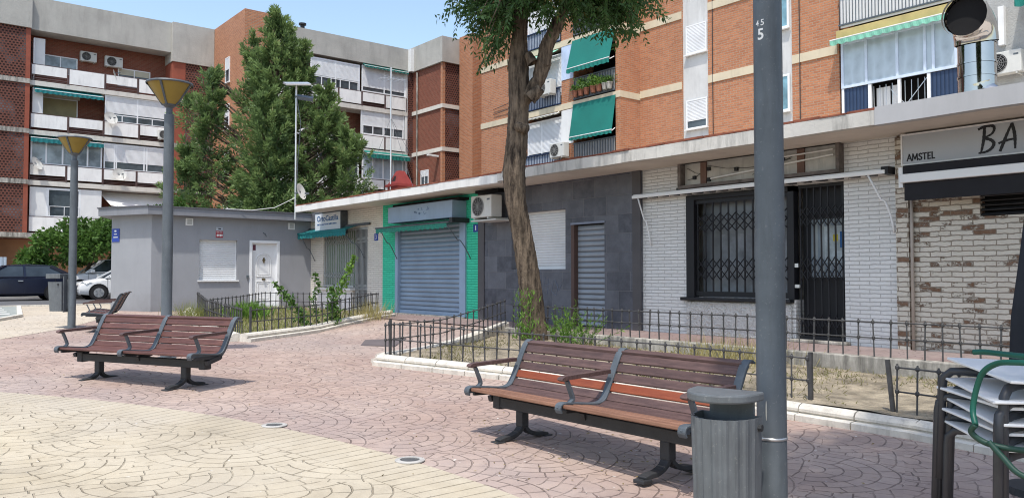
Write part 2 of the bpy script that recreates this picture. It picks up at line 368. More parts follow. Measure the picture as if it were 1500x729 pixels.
ORG = {}
def tag(o, label=None, cat=None, group=None, kind=None):
    for k, v in (('label', label), ('category', cat), ('group', group), ('kind', kind)):
        if v: o[k] = v
    return o
def thing(name, label, cat, loc=(0,0,0), rz=0.0, group=None):
    o = bpy.data.objects.new(name, None); COL.objects.link(o); o.empty_display_size = .2
    o.location = loc; o.rotation_euler = (0, 0, rz); ORG[o] = Vector(loc)
    return tag(o, label, cat, group)
def mesh_ob(name, v, f, mat, parent, shift, smooth):
    me = bpy.data.meshes.new(name); me.from_pydata([(a[0]-shift[0], a[1]-shift[1], a[2]-shift[2]) for a in v], [], f)
    me.materials.append(mat)
    if smooth: me.polygons.foreach_set('use_smooth', [True]*len(f))
    o = bpy.data.objects.new(name, me); COL.objects.link(o)
    if parent: o.parent = parent
    return o
SPLIT = set('brick_pier floor_band slab_band white_infill bay_slab lower_panel lower_mullion balcony_slab curtain plaster_column door_frame shutter_frame window_frame edge_trim upright wires floodlight side_screen hood bracket frame_web guy_wire cloth_edge end_cap facade_cable sign_edge lattice_wall threshold'.split())
def ob(name, mb, mat, parent=None, local=False, **k):
    """one object per separate piece for the names in SPLIT"""
    if name in SPLIT:
        par = list(range(len(mb.v)))
        def find(i):
            while par[i] != i: par[i] = par[par[i]]; i = par[i]
            return i
        for f in mb.f:
            for j in f[1:]: par[find(j)] = find(f[0])
        groups = {}
        for f in mb.f: groups.setdefault(find(f[0]), []).append(f)
        if len(groups) > 1:
            for fs in groups.values():
                ids = sorted({i for f in fs for i in f}); mp = {i: n for n, i in enumerate(ids)}
                q = MB(); q.v = [mb.v[i] for i in ids]; q.f = [tuple(mp[i] for i in f) for f in fs]
                o = ob1(name, q, mat, parent, local, **k)
            return o
    return ob1(name, mb, mat, parent, local, **k)
def ob1(name, mb, mat, parent=None, local=False, smooth=False, bevel=0.0, base=None, angle=None):
    """world-space builder by default; a part's vertices are stored relative to its thing's base"""
    sh = Vector((0,0,0))
    if not local:
        if parent: sh = ORG[parent]
        elif base: sh = Vector(base)
    o = mesh_ob(name, mb.v, mb.f, mat, parent, sh, smooth)
    if not parent and base: o.location = base
    ORG[o] = sh
    if bevel:
        b = o.modifiers.new('bevel', 'BEVEL'); b.width = bevel; b.segments = 2; b.limit_method = 'ANGLE'; b.angle_limit = R(40)
    if smooth and angle: o.data.set_sharp_from_angle(angle=R(angle))
    return o
def struct(name, mb, mat, smooth=False): return tag(ob(name, mb, mat, smooth=smooth), kind='structure')
def copy_tree(o, parent=None):
    c = o.copy(); COL.objects.link(c)
    if parent: c.parent = parent
    for ch in list(o.children): copy_tree(ch, c)
    return c
def text_mesh(s, size, bold=0.0):
    cu = bpy.data.curves.new('t', 'FONT'); cu.body = s; cu.size = size; cu.offset = bold; cu.extrude = 0.0; cu.resolution_u = 4
    o = bpy.data.objects.new('t', cu); COL.objects.link(o)
    bpy.context.view_layer.update()
    me = bpy.data.meshes.new_from_object(o.evaluated_get(bpy.context.evaluated_depsgraph_get()))
    bpy.data.objects.remove(o); bpy.data.curves.remove(cu)
    mb = MB(); mb.add([v.co[:] for v in me.vertices], [tuple(p.vertices) for p in me.polygons]); bpy.data.meshes.remove(me)
    xs = [v[0] for v in mb.v]; mb.w = max(xs)-min(xs); mb.x0 = min(xs)
    return mb
def text_on(name, s, F, a, n, z, width, height, mat, parent, bold=0.0):
    """lettering on a facade, lower left corner at a, z"""
    t = text_mesh(s, 1.0, bold); ys = [v[1] for v in t.v]; y0 = min(ys); hh = max(ys)-y0
    t.v = [fp(F, a+(v[0]-t.x0)/t.w*width, n, z+(v[1]-y0)/hh*height) for v in t.v]
    return ob(name, t, mat, parent)
def scallop(F, a0, a1, n, z0, drop, mb, step=.22, amp=.035):
    """hanging valance with a wavy lower edge"""
    k = max(2, int((a1-a0)/step*6)); top = []; bot = []
    for i in range(k+1):
        a = a0+(a1-a0)*i/k; top.append(fp(F, a, n, z0)); bot.append(fp(F, a, n+.02*math.sin(i*1.3), z0-drop-amp*abs(math.sin(PI*(a-a0)/step))))
    mb.add(top+bot, [(i, i+1, k+2+i, k+1+i) for i in range(k)]); return mb

def window(parent, F, a0, a1, z0, z1, n=0.0, cols=2, shut=0.0, pane=None, frame=None, fw=.05, sill=False, cells=None, name='window', shutmat=None, rows=0):
    pane = pane or m_glass; frame = frame or m_pvc
    mb = MB(); d0, d1 = n-.03, n+.03
    mb.fb(F, a0, a1, d0, d1, z0, z0+fw); mb.fb(F, a0, a1, d0, d1, z1-fw, z1)
    xs = cells or [a0+(a1-a0)*i/cols for i in range(cols+1)]
    for i, a in enumerate(xs):
        w = fw if 0 < i < len(xs)-1 else fw
        lo = min(max(a-w/2, a0), a1-w); mb.fb(F, lo, lo+w, d0+.002, d1-.002, z0+fw, z1-fw)
    for r in range(rows):
        zz = z0+(z1-z0)*(r+1)/(rows+1); mb.fb(F, a0+fw, a1-fw, d0+.004, d1-.004, zz-.02, zz+.02)
    w = ob(name, mb, frame, parent)
    ob('pane', MB().fb(F, a0+.02, a1-.02, n-.022, n-.006, z0+.02, z1-.02), pane, w)
    if shut > 0:
        ob('shutter', MB().fb(F, a0+fw, a1-fw, n+.0, n+.022, z1-fw-(z1-z0-2*fw)*shut, z1-fw), shutmat or m_roller, w)
    if sill: ob('sill', MB().fb(F, a0-.06, a1+.06, n-.02, n+.10, z0-.05, z0-.003), m_white, w)
    return w

# ------------------------------------------------------------------ the ground
def zp(x):
    return max(-.64, min(0.0, -.52-.0215*x))
def grid(xs, ys, zf, lift=0.0):
    mb = MB(); nx, ny = len(xs), len(ys)
    mb.v = [(x, y, zf(x, y)+lift) for y in ys for x in xs]
    mb.f = [(j*nx+i, j*nx+i+1, (j+1)*nx+i+1, (j+1)*nx+i) for j in range(ny-1) for i in range(nx-1)]
    return mb
KX = [-24.186, -18, -12, -6, 0, 5.58]
struct('ground', grid([-900, -80]+KX+[60, 900], [-900, -60, -25, 0, 10, 30, 90, 900], lambda x, y: zp(x)-.012), m_asph)
# plaza of red stamped concrete; it climbs as a ramp to the arcade between the two planters
def zr(x, y):
    t = min(1, max(0, (y-7.4)/2.4)); return zp(x)*(1-t)
red = grid([-34, -30, -26]+KX+[14], [-22, -10, 0, 5, 7.4], lambda x, y: zp(x))
struct('plaza_paving', red, m_red)
mb = MB(); RX = [0, .3, .6, .8, 1]; RY = [7.4, 8.0, 8.6, 9.2, 9.8]
mb.v = [(-24.186+(xk+24.186)*q, y, zr(-24.186+(xk+24.186)*q, y)) for y in RY for xk in (np.interp(y, [5.98, 8.3, 9.62], [-10.62, -11.55, -12.15]),) for q in RX]
mb.f = [(j*5+i, j*5+i+1, j*5+6+i, j*5+5+i) for j in range(4) for i in range(4)]
struct('ramp_paving', mb, m_red)
struct('planter_ground', grid([-11.2, -6, 0, 14], [7.4, 9.6], lambda x, y: zp(x)-.03), m_red)
m_side = paving('arcade_paving', [(.25, .175, .16), (.31, .23, .21), (.23, .18, .18)], (.08, .06, .055), W=1.2, w=.15, L=.2, contrast=.5, jd=.5)
struct('arcade_pavement', MB().box(-24.3, 14, 9.6, 11.3, -.6, .004).box(-24.3, -11.75, 9.6, 9.8, -.6, .002), m_side)
# yellow disc
mb = MB(); cx, cy, cr = CIR; N = 96
rings = [0, 2, 4, 6, 8, 9.5, cr]
for r in rings:
    for i in range(N):
        a = 2*PI*i/N; x, y = cx+r*math.cos(a), cy+r*math.sin(a); mb.v.append((x, y, zp(x)+.004))
mb.f = [(k*N+i, k*N+(i+1) % N, (k+1)*N+(i+1) % N, (k+1)*N+i) for k in range(len(rings)-1) for i in range(N)]
struct('yellow_paving', mb, m_yel)
def flat(poly, lift): return MB().add([(x, y, zp(x)+lift) for x, y in poly], [tuple(range(len(poly)))])
mb = MB()
L1 = [(-16.2, 1.3), (-17.22, 1.96), (-19.33, 3.43), (-21.8, 4.6), (-24.186, 5.55)]
for (x0, y0), (x1, y1) in zip(L1, L1[1:]):
    mb.add([(x0, -14, zp(x0)+.004), (x0, y0, zp(x0)+.004), (x1, y1, zp(x1)+.004), (x1, -14, zp(x1)+.004)], [(0, 1, 2, 3)])
mb.add([(-24.186, -14, .004), (-24.186, 5.55, .004), (-25.5, 5.6, .004), (-30.5, 8, .004), (-30.5, -14, .004)], [(0, 1, 2, 3, 4)])
struct('beige_paving', mb, m_bei)
struct('road', MB().box(-42.5, -30.6, -60, 40, -.09, .002), m_asph)
m_road2 = plain('pale_pavement', (.42, .40, .37), .9, var=.12, vs=2, world=True)
struct('kerb', MB().box(-30.62, -30.42, -60, 40, -.05, .05), m_curb)
struct('far_pavement', MB().box(-50.2, -42.5, -60, 40, -.05, .11), m_road2)
# striped kerb ramp at the left edge
rp = thing('crossing_ramp', 'grey dropped kerb ramp with pale stripes at the left edge near the dark car', 'ramp', (-26.5, 2.0, 0))
ob('ramp_slab', MB().add([(-30.4, 3.9, .012), (-23.3, 3.0, .012), (-21.2, 2.0, -.045), (-21.2, -4, -.045), (-30.4, -4, .012)], [(4, 3, 2, 1, 0)]), plain('ramp_grey', (.27, .29, .27), .9, world=True), rp)
for i in range(4):
    x = -29.6+i*1.55
    ob('stripe', MB().add([(x, -4, .017), (x+.8, -4, .017), (x+.8, 3.3-.12*i, .017), (x, 3.4-.12*i, .017)], [(0, 1, 2, 3)]), plain('stripe_paint', (.52, .52, .49), .85, world=True), rp)
ob('ramp_edge', MB().bar((-30.4, 3.95, .02), (-23.25, 3.05, .02), .12, .06).bar((-23.25, 3.05, .02), (-21.15, 2.0, -.03), .12, .06), m_curb, rp)
# dark repair patch
tag(ob('asphalt_patch', MB().add([(-12.95, 6.95, zp(-12.9)+.006), (-12.45, 7.35, zp(-12.5)+.006), (-13.1, 8.0, zr(-13.1, 8.0)+.012), (-13.7, 7.45, zr(-13.7, 7.45)+.012)], [(0, 1, 2, 3)]), plain('dark_patch', (.12, .10, .10), .9, world=True)),
    'dark rectangular repair patch in the red paving between the two planters', 'patch')

# ------------------------------------------------------------------ kerbs, planters and fences
def resample(pts, step):
    out = []; pts = [Vector(p) for p in pts]; seg = [(b-a).length for a, b in zip(pts, pts[1:])]; tot = sum(seg); n = max(1, round(tot/step))
    for k in range(n+1):
        d = tot*k/n; i = 0
        while i < len(seg)-1 and d > seg[i]: d -= seg[i]; i += 1
        out.append(pts[i].lerp(pts[i+1], min(1, d/seg[i])))
    return out
def kerb_sweep(pts, zf, mb, stone=.55, w=.2, gap=.014):
    """rounded kerb stones on a low footing along a line; outside is on the right of travel"""
    P = resample([(x, y, 0) for x, y in pts], stone)
    prof = [(.17, -.05), (.17, .055), (.155, .063), (.075, .066), (.072, .074), (.092, .085), (.092, .11), (.065, .14), (.01, .155), (-.05, .15), (-.085, .12), (-.09, -.05)]
    for a, b in zip(P, P[1:]):
        t = (b-a).normalized(); r = Vector((t.y, -t.x, 0)); a2 = a+t*gap/2; b2 = b-t*gap/2; n = len(prof)
        vs = [p+r*u+Vector((0, 0, zf(p.x, p.y)+z+.003*random.random())) for p in (a2, b2) for u, z in prof]
        mb.add(vs, [(i, i+1, n+i+1, n+i) for i in range(n-1)]+[tuple(range(n-1, -1, -1)), tuple(range(n, 2*n))])
    return mb
zg = lambda x, y: zr(x, y) if x < -10.3 else zp(x)
A2 = [(-10.45, 5.93), (-9.6, 6.2), (-8.72, 6.48), (-7.5, 6.85), (-6.2, 7.14), (-4.76, 7.33), (-3.3, 7.44), (-1.5, 7.2), (1.0, 6.6)]
k2 = thing('planter_kerb', 'curved rounded stone kerb in front of the bare planter behind the near bench', 'kerb', (-7, 7, -.38))
ob('front_kerb', kerb_sweep(A2, zg, MB()), m_curb, k2, smooth=True, angle=30)
ob('side_kerb', kerb_sweep([(-12.15, 9.62), (-11.5, 8.3), (-10.55, 5.98)], zg, MB(), .9), m_curb, k2, smooth=True, angle=30)
rw = thing('retaining_wall', 'low stained concrete wall holding up the arcade pavement behind the bare planter', 'wall', (-5, 9.5, -.3))
ob('wall', MB().box(-12.2, 3, 9.44, 9.6, -.55, .03), m_conc, rw, bevel=.012)
def zs2(x, y):
    t = max(0, min(1, (y-6.3)/2.8)); return (zp(x)+.085)*(1-t)+(-.16-.008*(x+6))*t+.035*t*(1-t)*4*math.sin(x*1.7+y)*math.sin(y*2.1)
mb = MB(); nx = 60
for j in range(9):
    for i in range(nx+1):
        x = -12.4+13.5*i/nx
        yf = np.interp(x, [p[0] for p in A2], [p[1] for p in A2])+.0 if x > -10.45 else 9.45-(x+12.1)/1.65*(9.45-5.95)
        y = yf+(9.45-yf)*j/8; mb.v.append((x, max(min(y, 9.45), 5.9), zs2(x, y)+.02*random.random()))
mb.f = [(j*(nx+1)+i, j*(nx+1)+i+1, (j+1)*(nx+1)+i+1, (j+1)*(nx+1)+i) for j in range(8) for i in range(nx)]
struct('planter_soil', mb, m_soil, smooth=True)
A1 = [(-18.95, 6.0), (-17.29, 5.62), (-14.75, 5.38)]; B1 = [(-14.62, 5.45), (-15.95, 7.62), (-17.5, 10.2)]
k1 = thing('planter_kerb', 'straight pale stone kerb round the weedy planter before the grey kiosk', 'kerb', (-17, 7, -.15))
ob('left_kerb', kerb_sweep([(-23, 7.05)]+A1, zg, MB(), .8), m_curb, k1, smooth=True, angle=30)
ob('front_kerb', kerb_sweep(B1, zg, MB(), .8), m_curb, k1, smooth=True, angle=30)
P1 = [(-14.8, 5.5), (-16.0, 7.6), (-17.6, 9.55), (-21.6, 9.55), (-23.2, 8.6), (-22.9, 7.1), (-18.95, 6.1)]
struct('weedy_soil', MB().add([(x, y, zg(x, y)+.06) for x, y in P1], [tuple(range(len(P1)))]), m_soil)

BARM = {}
def fence(name_label, pts, zf, step=.2, h=.52, posts=(), tilt=None):
    P = resample([(x, y, 0) for x, y in pts], step)
    base = (pts[0][0], pts[0][1], zf(*pts[0])); t = thing('garden_fence', name_label, 'fence', base)
    for zz in (h-.035, h*.5):
        ob('rail', MB().tube([(p.x, p.y, zf(p.x, p.y)+zz) for p in P], .009, 6), m_fence, t, smooth=True)
    key = round(h, 3)
    if key not in BARM:
        b = MB().box(-.008, .008, -.008, .008, -.05, h)
        for zz in (h-.035, h*.5):
            b.lathe([(.005, -.026), (.019, -.013), (.019, .013), (.005, .026)], (0, 0, zz), 6)
        BARM[key] = b
    first = None
    for i, p in enumerate(P):
        loc = Vector((p.x, p.y, zf(p.x, p.y)))-Vector(base)
        if first is None:
            first = ob('bar', BARM[key], m_fence, t, local=True); o = first
        else:
            o = first.copy(); COL.objects.link(o)
        o.location = loc; o.rotation_euler = (random.uniform(-.035, .035), random.uniform(-.035, .035), random.uniform(0, .6))
    for x, y, lean in posts:
        z = zf(x, y); ob('post', MB().bar((x, y, z-.06), (x+lean, y, z+h+.03), .035, .035), m_fence, t)
    return t
zk = lambda x, y: zg(x, y)+.10
F2 = [(x, y+.17) for x, y in A2]
fence('low iron fence on the curved kerb behind the near bench', F2[:6]+[(-4.52, 7.52)], zk, .19, posts=[(-10.45, 6.1, 0), (-4.5, 7.52, 0)])
fence('short leaning iron fence piece beside the stacked tables', [(-3.66, 7.58), (-3.0, 7.58), (-1.5, 7.4), (.2, 7.0)], zk, .19, posts=[(-3.68, 7.58, -.06)])
fence('low iron fence on the planter side facing the green shop', [(-10.5, 6.05), (-11.4, 8.4), (-12.0, 9.5)], zk, .2, .5)
fence('long low iron fence along the arcade pavement on the retaining wall', [(-11.8, 9.52), (-6, 9.52), (.5, 9.52)], lambda x, y: .03, .2, .45)
fence('iron fence on the weedy planter side facing the benches', [(-22.6, 7.15), (-18.9, 6.15), (-14.95, 5.55)], zk, .2, .5)
fence('iron fence on the weedy planter front facing the blue shutter', [(-14.8, 5.65), (-15.95, 7.75), (-17.4, 9.75)], zk, .2, .5, posts=[(-14.8, 5.65, 0)])
fence('iron fence at the back of the weedy planter below the white door', [(-18.9, 6.25), (-21.5, 8.6), (-17.5, 9.85)], zk, .22, .5)
# ------------------------------------------------------------------ arcade of shops
FA = ('y', 11.1); YA = 11.1
ar = thing('arcade_roof', 'long flat concrete canopy roof over the row of shops with rusty edge', 'roof', (-10, 17, 2.9))
ob('roof_slab', MB().box(-22.75, 8, 10.12, 25.0, 2.93, 3.06), m_soffit, ar)
def fascia(x0, x1, z0, z1, m, y=10.0):
    mb = MB(); k = max(1, int((x1-x0)/.6)); 
    vs = []
    for i in range(k+1):
        x = x0+(x1-x0)*i/k; dz = random.uniform(-.008, .008); dy = random.uniform(-.006, .006)
        vs += [(x, y+dy, z0+dz), (x, y+dy, z1+dz*.5), (x, y+.13, z1+dz*.5), (x, y+.13, z0+dz)]
    fs = [(4*i+j, 4*i+4+j, 4*i+4+(j+1) % 4, 4*i+(j+1) % 4) for i in range(k) for j in range(4)]+[(3, 2, 1, 0), (4*k, 4*k+1, 4*k+2, 4*k+3)]
    return ob('fascia', mb.add(vs, fs), m, ar)
fascia(-22.75, -12.9, 2.90, 3.075, plain('white_fascia', (.72, .71, .68), .7, var=.08, vs=1.2, grime=.35, world=True))
fascia(-12.897, -5.06, 2.92, 3.11, m_fascia)
fascia(-5.057, 8, 2.92, 3.15, m_fascia2)
mb = MB()
for i in range(46):
    x = -22.75+i*.385
    mb.box(x, x+.375, 9.985+random.uniform(0, .03), 10.3, 3.115 if x > -12.9 else 3.078, 3.135+random.uniform(0, .018) if x > -12.9 else 3.10+random.uniform(0, .015))
ob('tile_edge', mb, m_rust, ar)
ob('inner_wall', MB().box(-24, 8, 11.5, 11.7, 0, 2.93), m_conc, ar)
ob('end_wall', MB().box(-24, -23.8, 11.4, 25, -.05, 3.06), m_soffit, ar)

def shopwall(name, label, x0, x1, mat, holes, top=2.93, n=0.0):
    """front wall of one shop with openings (a0,a1,z0,z1) sorted along x"""
    t = thing(name, label, 'shop', ((x0+x1)/2, YA, 0))
    mb = MB(); d0 = n-.26; xs = x0
    for a0, a1, z0, z1 in holes:
        if a0 > xs: mb.fb(FA, xs, a0, d0, n, 0, top)
        if z0 > .02: mb.fb(FA, a0, a1, d0, n, 0, z0)
        mb.fb(FA, a0, a1, d0, n, z1, top); xs = a1
    if xs < x1: mb.fb(FA, xs, x1, d0, n, 0, top)
    ob('wall', mb, mat, t); return t
def grille(name, a0, a1, n, z0, z1, pitch, mat, parent, xrows=(), w=.014, frame=.03):
    mb = MB(); k = max(2, int(round((a1-a0)/pitch)))
    for i in range(k+1):
        a = a0+(a1-a0)*i/k; mb.fb(FA, a-w/2, a+w/2, n-.008, n+.008, z0, z1)
    for zz, hh in xrows:
        for i in range(0, k):
            p, q = a0+(a1-a0)*i/k, a0+(a1-a0)*(i+1)/k
            for s in (0, 1):
                mb.bar(fp(FA, p, n+.012+.01*s, zz+(hh if s else 0)), fp(FA, q, n+.012+.01*s, zz+(0 if s else hh)), w*.8, .01)
    for zz in (z0, z1): mb.fb(FA, a0-frame, a1+frame, n-.015, n+.015, zz-frame, zz+frame)
    return ob(name, mb, mat, parent)
def bent_arm(name, a, n0, z0, n1, z1, mat, parent, r=.012, sag=.12, dx=.15):
    pts = []
    for i in range(9):
        t = i/8; pts.append(fp(FA, a+dx*math.sin(PI*t*.5), n0+(n1-n0)*t, z0+(z1-z0)*t-sag*math.sin(PI*t)*(.5 if t < .5 else -.2)))
    return ob(name, MB().tube(pts, r, 6), mat, parent, smooth=True)

# shop A: white brick orthopaedic shop
sa = shopwall('white_brick_shop', 'white painted brick shop with grey folding grille at the far end of the arcade', -24.0, -19.45, m_wbrick2, [(-23.1, -21.15, .64, 2.40), (-21.15, -20.3, 0.0, 2.40)])
ob('plinth', MB().fb(FA, -23.85, -21.2, .003, .02, 0, .58), m_white, sa)
w = window(sa, FA, -23.1, -21.15, .64, 2.38, n=-.12, cols=3, pane=glassy('green_curtain_glass', (.10, .14, .10), .2, (.20, .27, .19)), frame=m_alu)
ob('sill', MB().fb(FA, -23.2, -21.1, -.05, .12, .585, .635), m_white, w)
m_gril = plain('grey_grille', (.40, .42, .42), .5, .2)
grille('window_grille', -23.06, -21.2, -.03, .70, 2.36, .115, m_gril, sa, [(1.95, .16), (.95, .16)], w=.022)
d = ob('door', MB().fb(FA, -21.15, -20.3, -.24, -.2, .02, 2.38), m_hole, sa)
grille('door_grille', -21.08, -20.36, -.04, .06, 2.36, .07, m_gril, sa, [(1.95, .16), (.6, .16)], w=.020)
sg = thing('shop_sign', 'pale box sign with blue lettering above the teal awning', 'sign', (-22.3, YA, 2.6))
ob('sign_box', MB().fb(FA, -23.25, -21.55, .0, .22, 2.24, 2.90), m_whitesign, sg, bevel=.01)
ob('sign_edge', MB().fb(FA, -23.27, -21.53, .0, .225, 2.903, 2.935).fb(FA, -21.547, -21.51, .0, .225, 2.24, 2.90), m_iron, sg)
text_on('lettering', 'OrtoCastilla', FA, -23.10, .224, 2.66, 1.42, .17, m_txtblue, sg, .02)
def smallprint(name, F, a0, a1, n, z, h, mat, parent):
    mb = MB(); a = a0
    while a < a1:
        w = random.uniform(.4, .9)*h; mb.fb(F, a, min(a1, a+w), n-.001, n+.002, z, z+h*random.uniform(.6, 1)); a += w+h*random.choice((.25, .25, .7))
    return ob(name, mb, mat, parent)
smallprint('small_lettering', FA, -23.08, -21.78, .222, 2.545, .05, m_txtblue, sg)
smallprint('small_lettering', FA, -22.75, -22.33, .222, 2.33, .045, m_iron, sg)
aw = thing('shop_awning', 'small teal scalloped awning over the white brick shop window', 'awning', (-22.1, YA, 2.4))
ob('canopy_cloth', scallop(FA, -24.0, -20.75, .45, 2.31, .13, MB()).quad(fp(FA, -24.0, .45, 2.31), fp(FA, -20.75, .45, 2.31), fp(FA, -20.75, .05, 2.46), fp(FA, -24.0, .05, 2.46)).box(-24.0, -20.75, YA-.47, YA-.43, 2.29, 2.34), m_teal2, aw)
ob('roller', MB().tube([fp(FA, -24.0, .06, 2.47), fp(FA, -20.1, .06, 2.47)], .04, 8), m_iron, aw, smooth=True)
bent_arm('arm', -23.75, .43, 2.2, .04, 1.45, m_iron, aw); bent_arm('arm', -21.0, .43, 2.28, .04, 1.5, m_iron, aw, dx=.6)
npl = thing('number_plate', 'small dark blue house number plate on white brick', 'plate', (-19.8, YA, 2.08))
ob('plate', MB().fb(FA, -19.9, -19.7, .0, .012, 1.98, 2.18), m_signblue, npl, bevel=.004)
text_on('numeral', '3', FA, -19.835, .014, 2.02, .07, .12, m_white, npl)

# shop B: green
sb = shopwall('green_shop', 'bright green painted brick shop with wide blue roller shutter', -19.447, -14.93, m_gbrick, [(-18.72, -15.55, 0.0, 2.34)])
gs = ob('roller_shutter', MB().fb(FA, -18.62, -15.72, -.10, -.06, .03, 2.34), m_shutb, sb)
ob('bottom_bar', MB().fb(FA, -18.6, -15.74, -.055, -.03, .03, .12), m_bluep, gs)
ob('shutter_frame', MB().fb(FA, -18.74, -18.6, -.2, .03, 0, 2.34).fb(FA, -15.74, -15.5, -.2, .04, 0, 2.34), m_bluep, sb)
ob('threshold', MB().fb(FA, -18.7, -15.5, -.1, .12, .004, .03), m_conc, sb)
bs = thing('box_sign', 'blue grey metal box sign with scraped-off lettering over the blue shutter', 'sign', (-17, YA, 2.5))
ob('sign_box', MB().fb(FA, -18.45, -15.5, .0, .42, 2.37, 2.78), m_bluep, bs, bevel=.012)
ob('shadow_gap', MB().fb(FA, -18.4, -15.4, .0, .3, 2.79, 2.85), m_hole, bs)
mb = MB()
for i in range(16):
    a = -17.25+random.random()*.75; z = 2.5+random.random()*.17; mb.fb(FA, a, a+random.uniform(.02, .09), .42, .4225, z, z+random.uniform(.012, .05))
ob('scraped_marks', mb, plain('glue_marks', (.15, .22, .33), .7), bs)
ag = thing('shop_awning', 'short green scalloped awning just above the blue shutter', 'awning', (-17.1, YA, 2.3))
ob('canopy_cloth', scallop(FA, -18.95, -15.62, .5, 2.25, .10, MB()).quad(fp(FA, -18.95, .5, 2.25), fp(FA, -15.62, .5, 2.25), fp(FA, -15.62, .05, 2.35), fp(FA, -18.95, .05, 2.35)), plain('green_awning_cloth', (.03, .21, .155), .8, world=True), ag)
ob('front_bar', MB().tube([fp(FA, -18.97, .5, 2.26), fp(FA, -15.5, .5, 2.26)], .022, 6), m_iron, ag)
bent_arm('arm', -18.75, .48, 2.22, .05, 1.45, m_iron, ag); bent_arm('arm', -15.62, .48, 2.2, .05, 1.4, m_iron, ag, dx=.35)
ob('bracket', MB().fb(FA, -15.5, -15.38, .0, .5, 2.25, 2.36), m_dark, ag)
pl = thing('number_plate', 'small blue house number plate on green brick', 'plate', (-15.12, YA, 2.1))
ob('plate', MB().fb(FA, -15.22, -15.02, .0, .012, 2.02, 2.2), m_signblue, pl, bevel=.004)
text_on('numeral', '1', FA, -15.14, .014, 2.06, .04, .11, m_white, pl)

# shop C: dark slate
scx = shopwall('dark_slate_shop', 'closed shop clad in dark slate tiles behind the tree trunk', -14.92, -9.97, m_slate, [(-13.74, -12.0, 1.14, 2.36), (-11.82, -10.9, 0.0, 2.02)], top=2.99, n=.05)
ob('edge_trim', MB().fb(FA, -14.95, -14.72, .052, .075, 0, 2.97).fb(FA, -10.16, -9.96, .052, .075, 0, 2.97), plain('dark_trim', (.085, .08, .085), .6, world=True), scx)
w = window(scx, FA, -13.74, -12.0, 1.14, 2.36, n=-.12, cols=1, shut=1.0, frame=m_pvc, fw=.04)
mdr = ob('metal_door', MB().fb(FA, -11.74, -10.9, -.08, -.05, .02, 2.0), m_shutg, scx)
ob('door_jamb', MB().fb(FA, -11.83, -11.74, -.16, .055, 0, 2.02), plain('brown_jamb', (.10, .06, .05), .7), scx)
ob('door_lintel', MB().fb(FA, -11.83, -10.88, .052, .07, 2.02, 2.06), m_chalk, scx)
gr = thing('graffiti', 'faint pale graffiti scribble on the dark slate wall', 'graffiti', (-12.6, YA, .8))
mb = MB()
for st in ([(-12.62, .98), (-12.66, .8), (-12.45, .84)], [(-12.52, .95), (-12.55, .62)], [(-12.36, .9), (-12.42, .68), (-12.28, .6), (-12.22, .8), (-12.32, .92), (-12.2, .7), (-12.1, .86)]):
    for p, q in zip(st, st[1:]): mb.bar(fp(FA, p[0], .053, p[1]), fp(FA, q[0], .053, q[1]), .012, .004)
ob('scribble', mb, m_chalk, gr)

def ac_unit(name_label, F, a, n, z, w=.82, h=.56, d=.30, group=None, dup=None):
    base = fp(F, a, n, z); t = thing('air_conditioner', name_label, 'air conditioner', base, group=group)
    ob('casing', MB().fb(F, a, a+w, n, n+d, z, z+h), m_ac, t, bevel=.018)
    c = Vector(fp(F, a+w*.36, n+d+.004, z+h*.5)); axv = Vector(fp(F, 0, 1, 0))-Vector(fp(F, 0, 0, 0)); e1 = Vector(fp(F, 1, 0, 0))-Vector(fp(F, 0, 0, 0))
    k = 20; r = min(w*.33, h*.43); mb = MB(); mb.add([c]+[c+(e1*math.cos(2*PI*i/k)+Vector((0, 0, 1))*math.sin(2*PI*i/k))*r for i in range(k)], [(0, 1+i, 1+(i+1) % k) for i in range(k)])
    g = ob('fan_recess', mb, m_hole, t)
    mb = MB()
    for q in (.3, .5, .7, .9, 1.0):
        mb.tube([c+axv*.008+(e1*math.cos(2*PI*i/k)+Vector((0, 0, 1))*math.sin(2*PI*i/k))*r*q for i in range(k+1)], .005, 4, False)
    for i in range(6):
        an = PI*i/6; dv = (e1*math.cos(an)+Vector((0, 0, 1))*math.sin(an))*r; mb.bar(c+axv*.012-dv, c+axv*.012+dv, .008, .006)
    ob('fan_guard', mb, plain('fan_guard_grey', (.30, .30, .29), .6), t)
    ob('badge', MB().fb(F, a+w*.8, a+w*.93, n+d, n+d+.004, z+h*.76, z+h*.84), m_iron, t)
    ob('bracket', MB().fb(F, a+.1, a+.14, n-.3 if n > .2 else 0, n+d, z-.04, z-.003).fb(F, a+w-.14, a+w-.1, n-.3 if n > .2 else 0, n+d, z-.04, z-.003), m_ac, t)
    return t
ac_unit('white air conditioner box on the corner of the dark slate shop', FA, -14.50, .30, 2.28, .74, .48, .30)
ob('bracket_rail', MB().fb(FA, -14.5, -13.6, .06, .6, 2.20, 2.225), m_ac, scx)
ob('ledge_box', MB().fb(FA, -14.75, -13.9, .05, .3, 2.86, 2.93), m_hole, scx)

